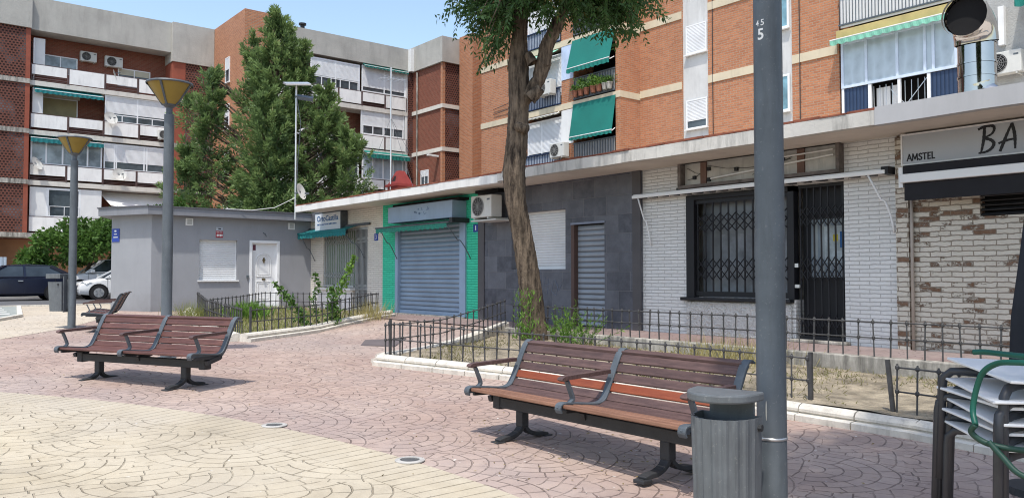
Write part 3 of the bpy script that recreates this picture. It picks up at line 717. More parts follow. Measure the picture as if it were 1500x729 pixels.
# shop D: white brick with black grilles
sd = shopwall('white_brick_shop', 'white painted brick shop with black folding grilles over window and door', -9.968, -5.302, m_wbrick, [(-8.95, -6.88, .64, 2.38), (-6.88, -6.08, 0.0, 2.38)])
ob('stucco_panel', MB().fb(FA, -8.95, -6.93, .002, .05, 0, .57), m_stucco, sd, bevel=.02)
ob('window_frame', MB().fb(FA, -8.95, -8.78, -.1, .03, .64, 2.38).fb(FA, -8.78, -6.88, -.1, .03, 2.3, 2.38).fb(FA, -6.98, -6.88, -.1, .03, .64, 2.38), m_black, sd)
w = ob('window', MB().fb(FA, -8.78, -6.98, -.24, -.22, .64, 2.3), glassy('dusty_glass', (.15, .165, .18), .35), sd)
ob('sill', MB().fb(FA, -9.02, -6.9, -.1, .12, .585, .638), m_black, w, bevel=.008)
ob('blind', MB().fb(FA, -8.4, -7.1, -.218, -.21, .7, 1.7), plain('dusty_poster', (.20, .215, .23), .8, var=.4, vs=4, world=True), w)
grille('window_grille', -8.74, -7.02, -.03, .70, 2.27, .152, m_black, sd, [(1.90, .15), (1.75, .15), (1.12, .17), (.94, .18)], w=.026, frame=.04)
dr = ob('door', MB().fb(FA, -6.86, -6.1, -.24, -.2, .04, 2.36), m_black, sd)
ob('door_glass', MB().fb(FA, -6.72, -6.16, -.198, -.19, .98, 1.86), glassy('door_glass', (.18, .22, .26), .12), dr)
ob('poster', MB().fb(FA, -6.5, -6.2, -.188, -.184, 1.2, 1.75), plain('pale_poster', (.42, .48, .50), .7, var=.4, vs=6, world=True), dr)
ob('sticker', MB().fb(FA, -6.36, -6.28, -.182, -.18, 1.52, 1.62), plain('yellow_sticker', (.5, .42, .05), .7), dr)
ob('sticker', MB().fb(FA, -6.25, -6.17, -.182, -.18, 1.42, 1.66), m_txtblue, dr)
grille('door_grille', -6.80, -6.12, -.03, .07, 2.36, .113, m_black, sd, [(1.90, .15), (1.75, .15), (1.12, .17), (.94, .18), (.22, .2)], w=.022)
ob('lock', MB().fb(FA, -6.9, -6.82, -.01, .02, 1.13, 1.19).fb(FA, -6.9, -6.8, -.01, .02, .82, .87), m_alu, sd)
ob('threshold', MB().fb(FA, -6.9, -6.0, -.05, .14, .005, .05), m_conc, sd, bevel=.01)
sf = thing('sign_frame', 'empty rusty sign frame with loose wires above the black grille shop', 'sign frame', (-7.5, YA, 2.75))
ob('back_panel', MB().fb(FA, -8.98, -6.12, .004, .02, 2.55, 2.93), plain('stained_panel', (.46, .45, .42), .8, var=.2, vs=2, grime=.5, world=True), sf)
m_rfr = plain('rusty_frame', (.14, .12, .11), .8, var=.5, vs=6, world=True)
ob('frame', MB().fb(FA, -9.03, -6.07, .004, .15, 2.50, 2.55).fb(FA, -9.03, -6.07, .004, .12, 2.93, 2.965).fb(FA, -9.03, -8.97, .004, .15, 2.552, 2.928).fb(FA, -6.12, -6.07, .004, .15, 2.552, 2.928), m_rfr, sf)
ob('upright', MB().fb(FA, -8.62, -8.5, .022, .05, 2.553, 2.927).fb(FA, -6.8, -6.68, .022, .05, 2.553, 2.927), plain('brown_batten', (.15, .09, .07), .85, var=.3), sf)
ob('tube_light', MB().tube([fp(FA, -8.4, .06, 2.63), fp(FA, -6.2, .06, 2.78)], .014, 6).tube([fp(FA, -7.3, .06, 2.83), fp(FA, -6.2, .06, 2.86)], .012, 6), m_white, sf)
mb = MB()
for p, q in (((-8.9, 2.85), (-8.55, 2.72)), ((-8.48, 2.86), (-7.7, 2.74)), ((-7.7, 2.74), (-6.9, 2.8)), ((-8.9, 2.65), (-8.6, 2.75)), ((-7.6, 2.62), (-6.7, 2.9))): mb.tube([fp(FA, p[0], .04, p[1]), fp(FA, (p[0]+q[0])/2, .045, (p[1]+q[1])/2-.03), fp(FA, q[0], .04, q[1])], .005, 4)
for a, z in ((-8.75, 2.68), (-7.9, 2.74), (-7.05, 2.82), (-8.45, 2.8), (-8.45, 2.62)): mb.fb(FA, a-.03, a+.03, .022, .06, z-.03, z+.03)
ob('wires', mb, m_black, sf)
ra = thing('rolled_awning', 'rolled up white awning rail running across the black grille shop', 'awning', (-7.7, YA, 2.45))
ob('roller', MB().fb(FA, -10.02, -5.36, .10, .2, 2.43, 2.475).fb(FA, -10.02, -5.36, .2, .24, 2.40, 2.455), m_pvc, ra, bevel=.008)
mb = MB()
for i in range(18):
    a = -9.9+i*.25; mb.fb(FA, a, a+.12, .08, .2, 2.395, 2.428)
ob('cloth_edge', mb, m_black, ra)
ob('end_cap', MB().fb(FA, -5.42, -5.32, .0, .22, 2.40, 2.5).fb(FA, -9.1, -9.04, 0, .1, 2.48, 2.53), m_black, ra)
bent_arm('arm', -9.9, .2, 2.4, .03, 1.55, m_pvc, ra, .014); bent_arm('arm', -5.62, .2, 2.42, .03, 1.6, m_pvc, ra, .016, dx=.28)

# bar E
se = shopwall('brick_bar', 'bar front of worn brick with peeling white paint at the right edge', -5.30, 6, m_pbrick, [(-4.25, -2.7, 1.76, 2.06)])
ob('corner_pillar', MB().fb(FA, -5.30, -5.13, .002, .06, 0, 2.9), m_pbrick, se)
ob('drainpipe', MB().tube([fp(FA, -5.09, .05, 0), fp(FA, -5.09, .05, 2.35)], .022, 8), plain('pipe_brown', (.40, .34, .29), .6), se, smooth=True)
v = ob('louvre_vent', MB().fb(FA, -4.25, -2.7, -.2, -.16, 1.76, 2.06), m_hole, se)
mb = MB()
for i in range(5): mb.bar(fp(FA, -4.25, -.05, 1.79+i*.06), fp(FA, -2.7, -.05, 1.79+i*.06), .05, .012, up=(0, -.6, 1))
ob('louvre', mb, m_dark, v)
bsn = thing('bar_sign', 'long silver bar sign with black brush lettering under the canopy', 'sign', (-3.4, YA, 2.75))
ob('sign_panel', MB().fb(FA, -5.13, -1.6, .10, .19, 2.50, 2.885), m_greysign, bsn)
ob('sign_border', MB().fb(FA, -5.15, -1.58, .10, .205, 2.885, 2.905).fb(FA, -5.15, -1.58, .10, .205, 2.48, 2.50).fb(FA, -5.15, -5.13, .10, .205, 2.5, 2.885), m_white, bsn)
ob('sign_housing', MB().fb(FA, -5.13, -1.6, .02, .10, 2.49, 2.93), m_hole, bsn)
LET = dict(A=[[(0, 0), (.42, 1), (.84, 0)], [(.16, .36), (.68, .36)]], M=[[(0, 0), (.08, 1), (.48, .2), (.88, 1), (.96, 0)]], S=[[(.6, .86), (.42, .98), (.16, .92), (.1, .72), (.3, .54), (.52, .42), (.6, .24), (.46, .04), (.2, .02), (.02, .16)]], T=[[(0, .96), (.72, .96)], [(.36, .96), (.36, 0)]], E=[[(.08, 0), (.08, 1)], [(.08, .96), (.56, .96)], [(.08, .5), (.5, .5)], [(.08, .04), (.58, .04)]], L=[[(.08, 1), (.08, 0)], [(.08, .04), (.56, .04)]])
mb = MB(); ax_ = -5.07
for c_ in 'AMSTEL':
    xm = max(p[0] for st in LET[c_] for p in st)
    for st in LET[c_]:
        for p, q in zip(st, st[1:]):
            d_ = Vector((q[0]-p[0], q[1]-p[1])).normalized()*.07; k_ = .085
            mb.bar(fp(FA, ax_+(p[0]-d_.x)*k_*.8, .193, 2.542+(p[1]-d_.y)*k_), fp(FA, ax_+(q[0]+d_.x)*k_*.8, .193, 2.542+(q[1]+d_.y)*k_), .003, .016, up=(0, 0, 1)) if abs(d_.x) > abs(d_.y)*.8 else mb.bar(fp(FA, ax_+(p[0]-d_.x)*k_*.8, .1935, 2.542+(p[1]-d_.y)*k_), fp(FA, ax_+(q[0]+d_.x)*k_*.8, .1935, 2.542+(q[1]+d_.y)*k_), .016, .003, up=(0, -1, 0))
    ax_ += (xm+.2)*.085*.8
ob('lettering', mb, m_black, bsn)
def brush(a, z, k, strokes, kx=.6):
    mb = MB()
    for s_i, (st, wd) in enumerate(strokes):
        pts = []
        for i in range(len(st)-1):
            p0 = st[max(0, i-1)]; p1 = st[i]; p2 = st[i+1]; p3 = st[min(len(st)-1, i+2)]
            for q in range(6):
                t = q/6; pts.append(tuple(.5*(2*p1[j]+(p2[j]-p0[j])*t+(2*p0[j]-5*p1[j]+4*p2[j]-p3[j])*t*t+(3*p1[j]-p0[j]-3*p2[j]+p3[j])*t**3) for j in (0, 1)))
        pts.append(st[-1]); n = len(pts); vs = []
        for i, p in enumerate(pts):
            a0 = pts[max(0, i-1)]; b0 = pts[min(n-1, i+1)]; dx, dz = (b0[0]-a0[0])*kx, b0[1]-a0[1]; L = math.hypot(dx, dz) or 1
            w = wd*.5*(.75+.4*math.sin(PI*i/n+.5)+.12*math.sin(i*2.3))
            vs += [fp(FA, a+(p[0]*kx+dz/L*w)*k, .1935+.0012*s_i, z+(p[1]-dx/L*w)*k), fp(FA, a+(p[0]*kx-dz/L*w)*k, .1935+.0012*s_i, z+(p[1]+dx/L*w)*k)]
        mb.add(vs, [(2*i, 2*i+1, 2*i+3, 2*i+2) for i in range(n-1)])
    return mb
Bs = [([(.22, .93), (.2, .6), (.15, .3), (.08, 0)], .10), ([(0, .88), (.25, .97), (.5, .95), (.55, .82), (.45, .66), (.18, .55)], .09), ([(.18, .55), (.42, .46), (.53, .32), (.45, .15), (.25, .04), (.0, .02)], .10)]
As = [([(.05, .0), (.18, .3), (.32, .62), (.5, 1.0)], .10), ([(.5, 1.0), (.58, .65), (.6, .35), (.6, .05)], .10), ([(0, .3), (.3, .38), (.66, .42)], .08)]
Rs = [([(.2, .95), (.15, .5), (.08, 0)], .10), ([(0, .88), (.3, .98), (.52, .88), (.48, .66), (.16, .5)], .09), ([(.16, .5), (.38, .28), (.62, .02)], .10)]
ob('brush_letter', brush(-4.18, 2.535, .345, Bs, .98), m_black, bsn); ob('brush_letter', brush(-3.95, 2.535, .335, As, .92), m_black, bsn)
ba = thing('bar_awning', 'black folded awning with a white front bar under the bar sign', 'awning', (-3.4, YA, 2.3))
ob('awning_cloth', MB().fb(FA, -5.08, -1.7, .05, .3, 2.36, 2.47).fb(FA, -5.06, -1.7, .28, .31, 2.0, 2.24), plain('black_awning_cloth', (.016, .016, .020), .85, var=.3, world=True), ba)
ob('front_bar', MB().fb(FA, -5.1, -1.7, .3, .37, 2.235, 2.35), m_pvc, ba, bevel=.01)
ob('end_bracket', MB().fb(FA, -5.14, -5.085, .06, .3, 2.18, 2.45), m_pvc, ba)

# ------------------------------------------------------------------ grey kiosk
FK = ('x', -24.0)
kb = thing('grey_kiosk', 'low grey rendered flat roofed building with white door', 'building', (-26, 8.5, 0))
poly = [(-24.0, 6.3), (-25.45, 5.59), (-28.6, 7.2), (-28.6, 11.4), (-24.26, 11.4), (-24.26, 6.3)]
ob('wall', MB().prism([(-24.26, 6.36), (-25.45, 5.59), (-28.6, 7.2), (-28.6, 11.4), (-24.26, 11.4)][::-1], -.1, 2.86), m_kiosk, kb)
mb = MB()
xs = 6.3
for a0, a1, z0, z1 in [(7.62, 8.74, .88, 2.06), (9.11, 10.06, .06, 2.08)]:
    mb.fb(FK, xs, a0, -.26, 0, -.1, 2.86); mb.fb(FK, a0, a1, -.26, 0, -.1, z0); mb.fb(FK, a0, a1, -.26, 0, z1, 2.86); xs = a1
mb.fb(FK, xs, 11.1, -.26, 0, -.1, 2.86)
mb.add([(-24, 6.3, -.1), (-25.45, 5.59, -.1), (-25.45, 5.59, 2.86), (-24, 6.3, 2.86)], [(1, 0, 3, 2)])
ob('front_wall', mb, m_kiosk, kb)
roofp = [(-23.72, 6.12), (-25.5, 5.24), (-29.2, 7.0), (-29.2, 11.9), (-23.72, 11.12)]
rf = ob('roof', MB().prism(roofp[::-1], 2.72, 2.93), m_kroof, kb)
ob('roof_edge', MB().prism([(-23.69, 6.10), (-25.5, 5.2), (-29.24, 6.98), (-29.24, 11.94), (-23.69, 11.15)][::-1], 2.932, 2.965), plain('dark_metal_edge', (.10, .10, .115), .5, world=True), rf)
ob('eave_return', MB().box(-23.71, -23.2, 10.98, 11.09, 2.70, 2.98), plain('dark_return', (.12, .12, .13), .7, world=True), kb)
w = window(kb, FK, 7.62, 8.74, .88, 2.06, n=-.13, cols=1, shut=1.0, fw=.03)
ob('sill', MB().fb(FK, 7.58, 8.78, -.1, .05, .835, .875), m_white, w)
d = ob('door', MB().fb(FK, 9.19, 9.98, -.12, -.08, .07, 2.0), m_pvc, kb)
ob('door_frame', MB().fb(FK, 9.11, 9.19, -.14, .02, .06, 2.08).fb(FK, 9.98, 10.06, -.14, .02, .06, 2.08).fb(FK, 9.19, 9.98, -.14, .02, 2.0, 2.08), m_pvc, kb, bevel=.006)
def ring(a0, a1, z0, z1, arch, n, r):
    pts = [fp(FK, a0, n, z0), fp(FK, a0, n, z1)]
    if arch:
        c = (a0+a1)/2; h = (a1-a0)/2; pts += [fp(FK, c-h*math.cos(PI*i/8), n, z1+h*.8*math.sin(PI*i/8)) for i in range(1, 8)]
    pts += [fp(FK, a1, n, z1), fp(FK, a1, n, z0), fp(FK, a0, n, z0)]
    return MB().tube(pts, r, 6, False)
for q, (z0, z1, ar_) in enumerate([(.98, 1.5, True), (.25, .83, False)]):
    ob('door_panel', ring(9.36, 9.81, z0, z1, ar_, -.078, .014), m_white, d); ob('door_panel', ring(9.42, 9.75, z0+.06, z1-.0 if ar_ else z1-.06, ar_, -.078, .010), m_white, d)
m_brass = plain('dull_brass', (.22, .17, .09), .4, .7)
ob('knocker', MB().fb(FK, 9.565, 9.605, -.08, -.05, 1.4, 1.56).fb(FK, 9.54, 9.63, -.08, -.055, 1.47, 1.51), m_brass, d)
ob('knob', MB().tube([fp(FK, 9.585, -.08, .9), fp(FK, 9.585, -.02, .9)], .035, 10).fb(FK, 9.53, 9.64, -.08, -.07, .87, .93), m_brass, d)
ob('door_sticker', MB().fb(FK, 9.24, 9.33, -.079, -.076, 1.78, 1.95), plain('maroon_sticker', (.12, .03, .05), .6), d)
ob('door_step', MB().fb(FK, 9.0, 10.2, 0, .4, -.05, .06), m_conc, kb, bevel=.01)
for a, z in ((7.22, 2.46), (10.33, 2.45)):
    v = ob('vent', MB().fb(FK, a, a+.21, .0, .03, z, z+.21), m_white, kb, bevel=.006)
    mb = MB()
    for i in range(6): mb.fb(FK, a+.04, a+.17, .031, .036, z+.035+i*.026, z+.047+i*.026)
    ob('vent_slot', mb, plain('vent_grey', (.25, .24, .22), .7), v)
ob('bell_box', MB().fb(FK, 9.02, 9.09, 0, .05, .94, 1.02), m_iron, kb)
ob('wall_lamp', MB().tube([fp(FK, 9.53, 0, 2.32), fp(FK, 9.58, .06, 2.28), fp(FK, 9.6, .08, 2.2)], .014, 6), m_iron, kb)
al = thing('alarm_sign', 'small red alarm notice with grey camera panel above the kiosk window', 'sign', (-24, 8.2, 2.28))
ob('notice', MB().fb(FK, 8.09, 8.30, 0, .01, 2.13, 2.33), m_signred, al)
ob('camera_panel', MB().fb(FK, 8.10, 8.29, 0, .01, 2.335, 2.44), plain('panel_grey', (.42, .45, .5), .5), al)
smallprint('lettering', FK, 8.11, 8.28, .011, 2.28, .028, m_white, al)
mb = MB()
for i in range(4): mb.fb(FK, 8.115+i*.045, 8.148+i*.045, .01, .0125, 2.165+.01*(i % 2), 2.235)
ob('symbol', mb, m_white, al)
ob('camera_symbol', MB().fb(FK, 8.16, 8.24, .01, .013, 2.38, 2.41), m_black, al)
ss = thing('street_sign', 'blue street name plate on the left corner of the grey kiosk', 'sign', (-25.3, 5.7, 2.2))
dxy = Vector((-1.45, -.71, 0)).normalized(); nn = Vector((.71*-1, 1.45, 0)).normalized()*-1; p0 = Vector((-25.42, 5.605, 0))
def onface(u, n, z): q = p0-dxy*u+Vector((.44, -.9, 0))*n; return (q.x, q.y, z)
ob('plate', MB().add([onface(u, n, z) for n in (0, .015) for u, z in ((0, 1.98), (.3, 1.98), (.3, 2.36), (0, 2.36))], [(4, 5, 6, 7), (3, 2, 1, 0), (0, 1, 5, 4), (1, 2, 6, 5), (2, 3, 7, 6), (3, 0, 4, 7)]), m_signblue, ss)
ob('lettering', MB().add([onface(u, .017, z) for u, z in ((.06, 2.1), (.24, 2.1), (.24, 2.13), (.06, 2.13))], [(0, 1, 2, 3)]).add([onface(u, .017, z) for u, z in ((.08, 2.19), (.2, 2.19), (.2, 2.215), (.08, 2.215))], [(0, 1, 2, 3)]).add([onface(u, .017, z) for u, z in ((.1, 2.27), (.18, 2.27), (.18, 2.32), (.1, 2.32))], [(0, 1, 2, 3)]), m_white, ss)
# ------------------------------------------------------------------ apartment blocks
def dish(label, F, a, n, z, r=.36, look=(.35, .9, .35), group='satellite dishes on the apartment balconies', loc=None):
    base = loc or fp(F, a, n, z); t = thing('satellite_dish', label, 'satellite dish', base, group=group)
    d = Vector(look).normalized(); u = d.orthogonal().normalized(); w = d.cross(u); c = Vector(base)+d*.12
    mb = MB(); k = 18; mb.v = [tuple(c+d*((q*q)*r*.22)+(u*math.cos(2*PI*j/k)+w*math.sin(2*PI*j/k)*1.08)*r*q) for q in (.05, .5, .8, 1) for j in range(k)]
    mb.f = [(i*k+j, i*k+(j+1) % k, (i+1)*k+(j+1) % k, (i+1)*k+j) for i in range(3) for j in range(k)]+[tuple(range(k))]
    ob('reflector', mb, m_ac, t, smooth=True)
    q = c+d*r*1.0; ob('feed_arm', MB().tube([c-w*r*.9, q-w*.12], .012, 6).bar(q-w*.14, q+d*-.12-w*.1, .06, .06), m_iron, t)
    ob('bracket', MB().tube([Vector(base)-d*.05, c+d*.02], .03, 6), m_iron, t)
    return t
def awning(label, F, a0, a1, zt, zb, n0, n1, mat, drop=.18, group=None, arms=True, name='balcony_awning'):
    t = thing(name, label, 'awning', fp(F, (a0+a1)/2, n0, zt), group=group)
    k = max(2, int((a1-a0)/.25)); mb = MB()
    for j, q in enumerate((0, .33, .66, 1)):
        for i in range(k+1):
            mb.v.append(fp(F, a0+(a1-a0)*i/k, n0+(n1-n0)*q+.012*math.sin(i*1.1)*q, zt+(zb-zt)*q-.03*math.sin(PI*q)))
    mb.f = [(j*(k+1)+i, j*(k+1)+i+1, (j+1)*(k+1)+i+1, (j+1)*(k+1)+i) for j in range(3) for i in range(k)]
    ob('awning_cloth', mb, mat, t, smooth=True)
    ob('valance', scallop(F, a0, a1, n1+.01, zb, drop, MB(), .3, .04), mat, t)
    ob('front_bar', MB().tube([fp(F, a0, n1, zb), fp(F, a1, n1, zb)], .022, 6), m_white, t)
    if arms: ob('arm', MB().tube([fp(F, a1-.05, n0, zb+.1), fp(F, a1-.03, (n0+n1)/2+.1, zb-.05), fp(F, a1-.05, n1, zb)], .018, 6), m_white, t)
    return t
LV = [3.33, 6.2, 8.95, 11.65, 14.35]; TOP = 16.22
def balcony(parent, F, a0, a1, z, panels, n=1.2, h=.92, low=.18, post=m_iron, mat=None):
    """white sheet panels on thin dark rails; panels: list of (a0, a1, bottom gap)"""
    mb = MB()
    mb.fb(F, a0, a1, n-.03, n, z+h-.03, z+h); mb.fb(F, a0, a1, n-.025, n-.005, z+.14, z+.165)
    for a in sorted({p[0] for p in panels} | {p[1] for p in panels}): mb.fb(F, a-.02, a+.02, n-.02, n+.04, z, z+h)
    for p0, p1, g in panels:
        if g > .2:
            for q in range(int(g/.11)): mb.fb(F, p0, p1, n-.03, n-.012, z+.05+q*.11, z+.08+q*.11)
    r = ob('balcony_rail', mb, plain('rail_brown', (.10, .06, .055), .6, var=.3) if post is None else post, parent)
    for p0, p1, g in panels: ob('balcony_panel', MB().fb(F, p0+.03, p1-.03, n, n+.025, z+g, z+h-.05), mat or m_bpanel, parent)
m_rail = plain('brown_rail', (.10, .06, .055), .6, var=.3)

FL = ('x', -51.5)
bl = thing('apartment_block', 'tall left apartment block with grey parapet and white balcony panels', 'building', (-52, 8, 0))
ob('back_wall', MB().box(-63, -51.5, 5.0, 16.6, 3.0, 14.5), m_brick_d, bl)
ob('ground_floor_wall', MB().box(-63, -51.8, -10, 16.6, 0, 3.1), plain('orange_ground_wall', (.33, .17, .09), .85, var=.2, vs=.8, world=True), bl)
ob('parapet', MB().box(-63, -50.25, 6.86, 14.15, 14.42, TOP), m_parapet, bl)
ob('parapet', MB().box(-63, -49.98, -10, 6.857, 14.42, TOP), m_parapet, bl); ob('parapet', MB().box(-63, -49.98, 14.153, 16.62, 13.85, TOP), m_parapet, bl)
for z in LV[:4]: ob('floor_slab', MB().box(-51.5, -50.28, 6.82, 14.2, z-.26, z), m_slab, bl)
for i, (y0, y1) in enumerate(((-10, 6.6), (14.95, 16.6))):
    ob('lattice_wall', MB().box(-63, -50.1, y0, y1, 3.1, 14.42), m_latt, bl)
ob('brick_pier', MB().box(-63, -50.08, 6.6, 6.82, 3.1, 14.42).box(-63, -50.08, 14.2, 14.948, 3.1, 14.42), plain('pier_brick', (.27, .075, .045), .85, world=True), bl)
for z in LV[:4]: ob('slab_band', MB().box(-52, -50.03, -10, 6.825, z-.25, z).box(-52, -50.03, 14.195, 16.6, z-.25, z), m_conc, bl)
ob('side_screen', MB().box(-51.49, -50.4, 7.0, 7.06, 11.7, 14.0).box(-50.75, -50.7, 7.06, 7.6, 12.45, 14.1), m_white, bl)
# fourth floor
window(bl, FL, 7.62, 9.35, 12.45, 13.45, n=.02, cols=2, pane=m_gpale, shut=.0)
window(bl, FL, 11.5, 13.3, 12.25, 13.3, n=.02, cols=2, shut=.35, shutmat=m_cream)
pnl = [(6.9, 8.65, .35), (8.72, 10.55, .05), (10.6, 12.3, .38), (12.36, 14.15, .1)]
for k, z in enumerate(LV[:4]):
    q = [[(6.9, 8.65, .1), (8.7, 10.5, .12), (10.55, 12.3, .1), (12.35, 14.15, .1)], [(6.9, 8.65, .3), (8.7, 10.5, .12), (10.55, 12.3, .3), (12.35, 14.15, .25)], [(6.9, 8.7, .14), (8.75, 10.5, .35), (10.55, 12.4, .12), (12.45, 14.15, .3)], pnl][k]
    balcony(bl, FL, 6.86, 14.18, z, q, post=m_rail)
# third floor
ob('side_screen', MB().box(-51.45, -50.4, 7.0, 7.5, 9.9, 11.3), m_white, bl)
window(bl, FL, 7.55, 9.4, 9.75, 11.05, n=.02, cols=1, pane=plain('olive_blind', (.30, .27, .15), .7, world=True)); ob('shutter_box', MB().fb(FL, 7.5, 9.5, 0, .12, 11.06, 11.35), m_cream, bl)
w = window(bl, FL, 10.6, 14.1, 9.85, 11.38, n=1.1, cells=[10.6, 12.35, 14.1], shut=.68, fw=.07); window(bl, FL, 10.7, 14.0, 9.8, 10.3, n=1.08, cols=4, pane=m_glass)
# second floor
window(bl, FL, 6.95, 10.5, 7.1, 8.55, n=1.1, cells=[6.95, 7.7, 8.5, 9.0, 9.75, 10.5], pane=m_gpale, fw=.08)
window(bl, FL, 10.58, 14.1, 7.1, 8.6, n=1.1, cells=[10.58, 11.15, 11.25, 12.75, 12.9, 14.1], shut=.72, fw=.07)
# first floor
ob('white_infill', MB().fb(FL, 6.95, 7.75, 1.06, 1.12, 4.2, 5.85).fb(FL, 9.45, 10.5, 1.06, 1.12, 4.2, 5.85), m_white, bl)
window(bl, FL, 7.75, 9.45, 4.2, 5.85, n=1.1, cols=1, pane=m_glass, fw=.12); window(bl, FL, 7.9, 9.35, 4.25, 4.85, n=1.13, cols=2, pane=m_glass, fw=.03)
mb = MB().quad(fp(FL, 10.5, .1, 5.9), fp(FL, 14.1, .1, 5.9), fp(FL, 14.3, 1.6, 4.6), fp(FL, 10.9, 1.6, 5.0)); tag(ob('cloth_sheet', mb, m_white, base=fp(FL, 12.4, .5, 5.2)), 'white cloth awning stretched over first floor balcony behind the kiosk roof', 'awning')
awning('teal awning on third floor balcony of the left block', FL, 7.05, 10.45, 11.42, 11.15, .9, 1.45, m_teal2, .16)
awning('teal awning on second floor balcony behind the small lamp', FL, 6.9, 10.5, 8.66, 8.5, .95, 1.5, m_teal2, .22)
ac_unit('air conditioner left of its neighbour under the left block parapet', FL, 9.45, .02, 13.35, .85, .55, .3)
ac_unit('air conditioner above the satellite dish under the left block parapet', FL, 10.75, .02, 13.25, .95, .6, .3)
ac_unit('small air conditioner hung on third floor balcony front behind the tall lamp', FL, 13.45, 1.24, 9.1, .75, .55, .25)
dish('satellite dish on the top balcony of the left block', FL, 11.0, .9, 12.55, .36)
dish('satellite dish beside third floor shutters of the left block', FL, 10.8, 1.35, 9.95, .36, (.9, .2, .3))
dish('tilted satellite dish on the second floor left balcony corner', FL, 7.1, 1.4, 7.0, .38, (.6, .6, .5))
dish('satellite dish in front of second floor shutters right of the small lamp', FL, 11.3, 1.4, 6.75, .36, (.9, .1, .3))
ob('gate_slats', MB().box(-50.05, -50.0, 4.0, 5.9, .1, 2.0), slatted('pale_blue_gate', (.35, .42, .5), .18, .02, axis=1, dark=.8), bl)
ob('porch_wall', MB().box(-51.0, -50.1, -10, 5.2, 2.0, 3.05), plain('dark_porch', (.10, .06, .05), .8, world=True), bl)
ob('entrance_lamp', MB().box(-51.79, -51.6, 7.8, 8.1, 2.2, 2.5), m_iron, bl)

# middle block behind the conifer
FM = ('x', -46.2); XF = -45.0
bm = thing('apartment_block', 'middle apartment block with orange brick flank behind the conifer', 'building', (-46, 20, 0))
ob('flank_wall', MB().box(-60, -44.9, 16.63, 18.6, 0, TOP), m_brick_o, bm)
ob('back_wall', MB().box(-60, -46.2, 18.6, 27.6, 0, 14.4), m_brick_d, bm)
ob('parapet', MB().box(-60, -44.93, 18.603, 27.45, 14.38, 15.78), m_parapet, bm)
for z in LV[:4]: ob('floor_slab', MB().box(-46.2, -44.95, 18.6, 27.45, z-.26, z+.02), m_slab, bm)
ob('end_screen', MB().box(-46.2, -44.97, 27.3, 27.45, 3.3, 14.38), m_white, bm)
ob('corner_pier', MB().box(-47, -44.6, 27.46, 28.7, 14.3, 15.75), m_white, bm)
FS = ('y', 16.63)
for z in (13.2, 10.4, 7.6, 4.6):
    window(bm, FS, -47.9, -47.2, z-.75, z+.75, n=.03, cols=1, shut=.5, sill=True)
for k, z in enumerate(LV[:4]):
    balcony(bm, FM, 18.7, 27.4, z, [(18.7, 20.6, .1), (20.65, 22.5, .1), (22.55, 24.1, .1), (24.15, 25.75, .3 if k % 2 else .1), (25.8, 27.35, .1)], n=1.22, post=m_rail)
window(bm, FM, 20.7, 24.0, 12.45, 14.2, n=1.15, cells=[20.7, 22.35, 24.0], shut=.62, fw=.08); window(bm, FM, 20.8, 23.9, 12.4, 13.1, n=1.17, cols=5, fw=.05)
window(bm, FM, 24.15, 27.3, 12.6, 14.25, n=1.15, cells=[24.15, 25.75, 27.3], shut=.85, fw=.07)
window(bm, FM, 24.1, 27.25, 9.9, 11.6, n=1.15, cells=[24.1, 25.75, 27.25], shut=.7, fw=.07); window(bm, FM, 24.2, 27.15, 9.85, 10.5, n=1.17, cols=4, fw=.06)
window(bm, FM, 21.0, 22.3, 10.0, 11.2, n=.03, cols=1, shut=.5)
window(bm, FM, 24.2, 27.2, 7.1, 8.7, n=1.15, cols=4, pane=m_gcurt, fw=.09)
ob('curtain', MB().fb(FM, 20.5, 21.6, .5, .55, 7.1, 8.6).fb(FM, 22.6, 23.7, .5, .55, 7.1, 8.6), m_purple, bm)
window(bm, FM, 20.4, 24.0, 7.05, 8.65, n=1.1, cells=[20.4, 21.2, 21.3, 22.7, 22.8, 24.0], fw=.08)
window(bm, FM, 24.3, 27.2, 4.3, 5.8, n=1.15, cols=4, pane=m_gcurt, fw=.07)
awning('dark green awning under the middle block parapet beside white shutters', FM, 24.2, 27.4, 14.35, 14.2, 1.2, 1.45, m_teal, .08)
awning('green scalloped awning over curtained windows near the red chimney', FM, 24.25, 27.4, 8.9, 8.65, 1.2, 1.7, m_teal, .25)
cl = thing('laundry', 'mauve and white clothes hanging from middle block balcony beside the conifer', 'laundry', (-44.7, 23, 6.8))
for y, w, h, m in ((22.9, .5, .9, m_purple), (23.5, .6, .7, m_white), (24.15, .4, .6, m_white)):
    ob('garment', MB().box(-44.72, -44.69, y, y+w, 6.95-h, 6.95), m, cl)

# lattice stair block in the inner corner
bc = thing('apartment_block', 'narrow dark brick and lattice stair block in the corner of the court', 'building', (-43, 28.5, 0))
ob('brick_wall', MB().box(-47, -41.5, 27.85, 29.5, 0, 14.3), m_brick_d, bc)
ob('lattice_wall', MB().box(-46.98, -44.95, 27.46, 27.852, 3, 14.28), m_latt, bc); ob('lattice_wall', MB().box(-41.6, -41.46, 28.02, 29.4, 0, 14.3), m_latt, bc)
ob('pier', MB().box(-41.62, -41.43, 27.8, 28.02, 0, 14.3), m_brick_o, bc)
ob('parapet', MB().box(-47, -41.3, 27.7, 29.5, 14.303, 15.9), m_parapet, bc)
for z in LV[:4]: ob('slab_band', MB().box(-44.95, -41.38, 27.77, 29.4, z-.2, z+.05), m_slab, bc)
ob('drain_pipe', MB().tube([(-44.3, 27.76, 3), (-44.3, 27.76, 14.2)], .05, 6), m_conc, bc)
window(bc, ('y', 27.85), -43.9, -43.0, 6.75, 7.75, n=.03, cols=2, shut=.4, sill=True)
ob('wall_lamp', MB().bar((-41.9, 27.8, 8.45), (-42.0, 27.1, 8.5), .25, .1), m_white, bc)
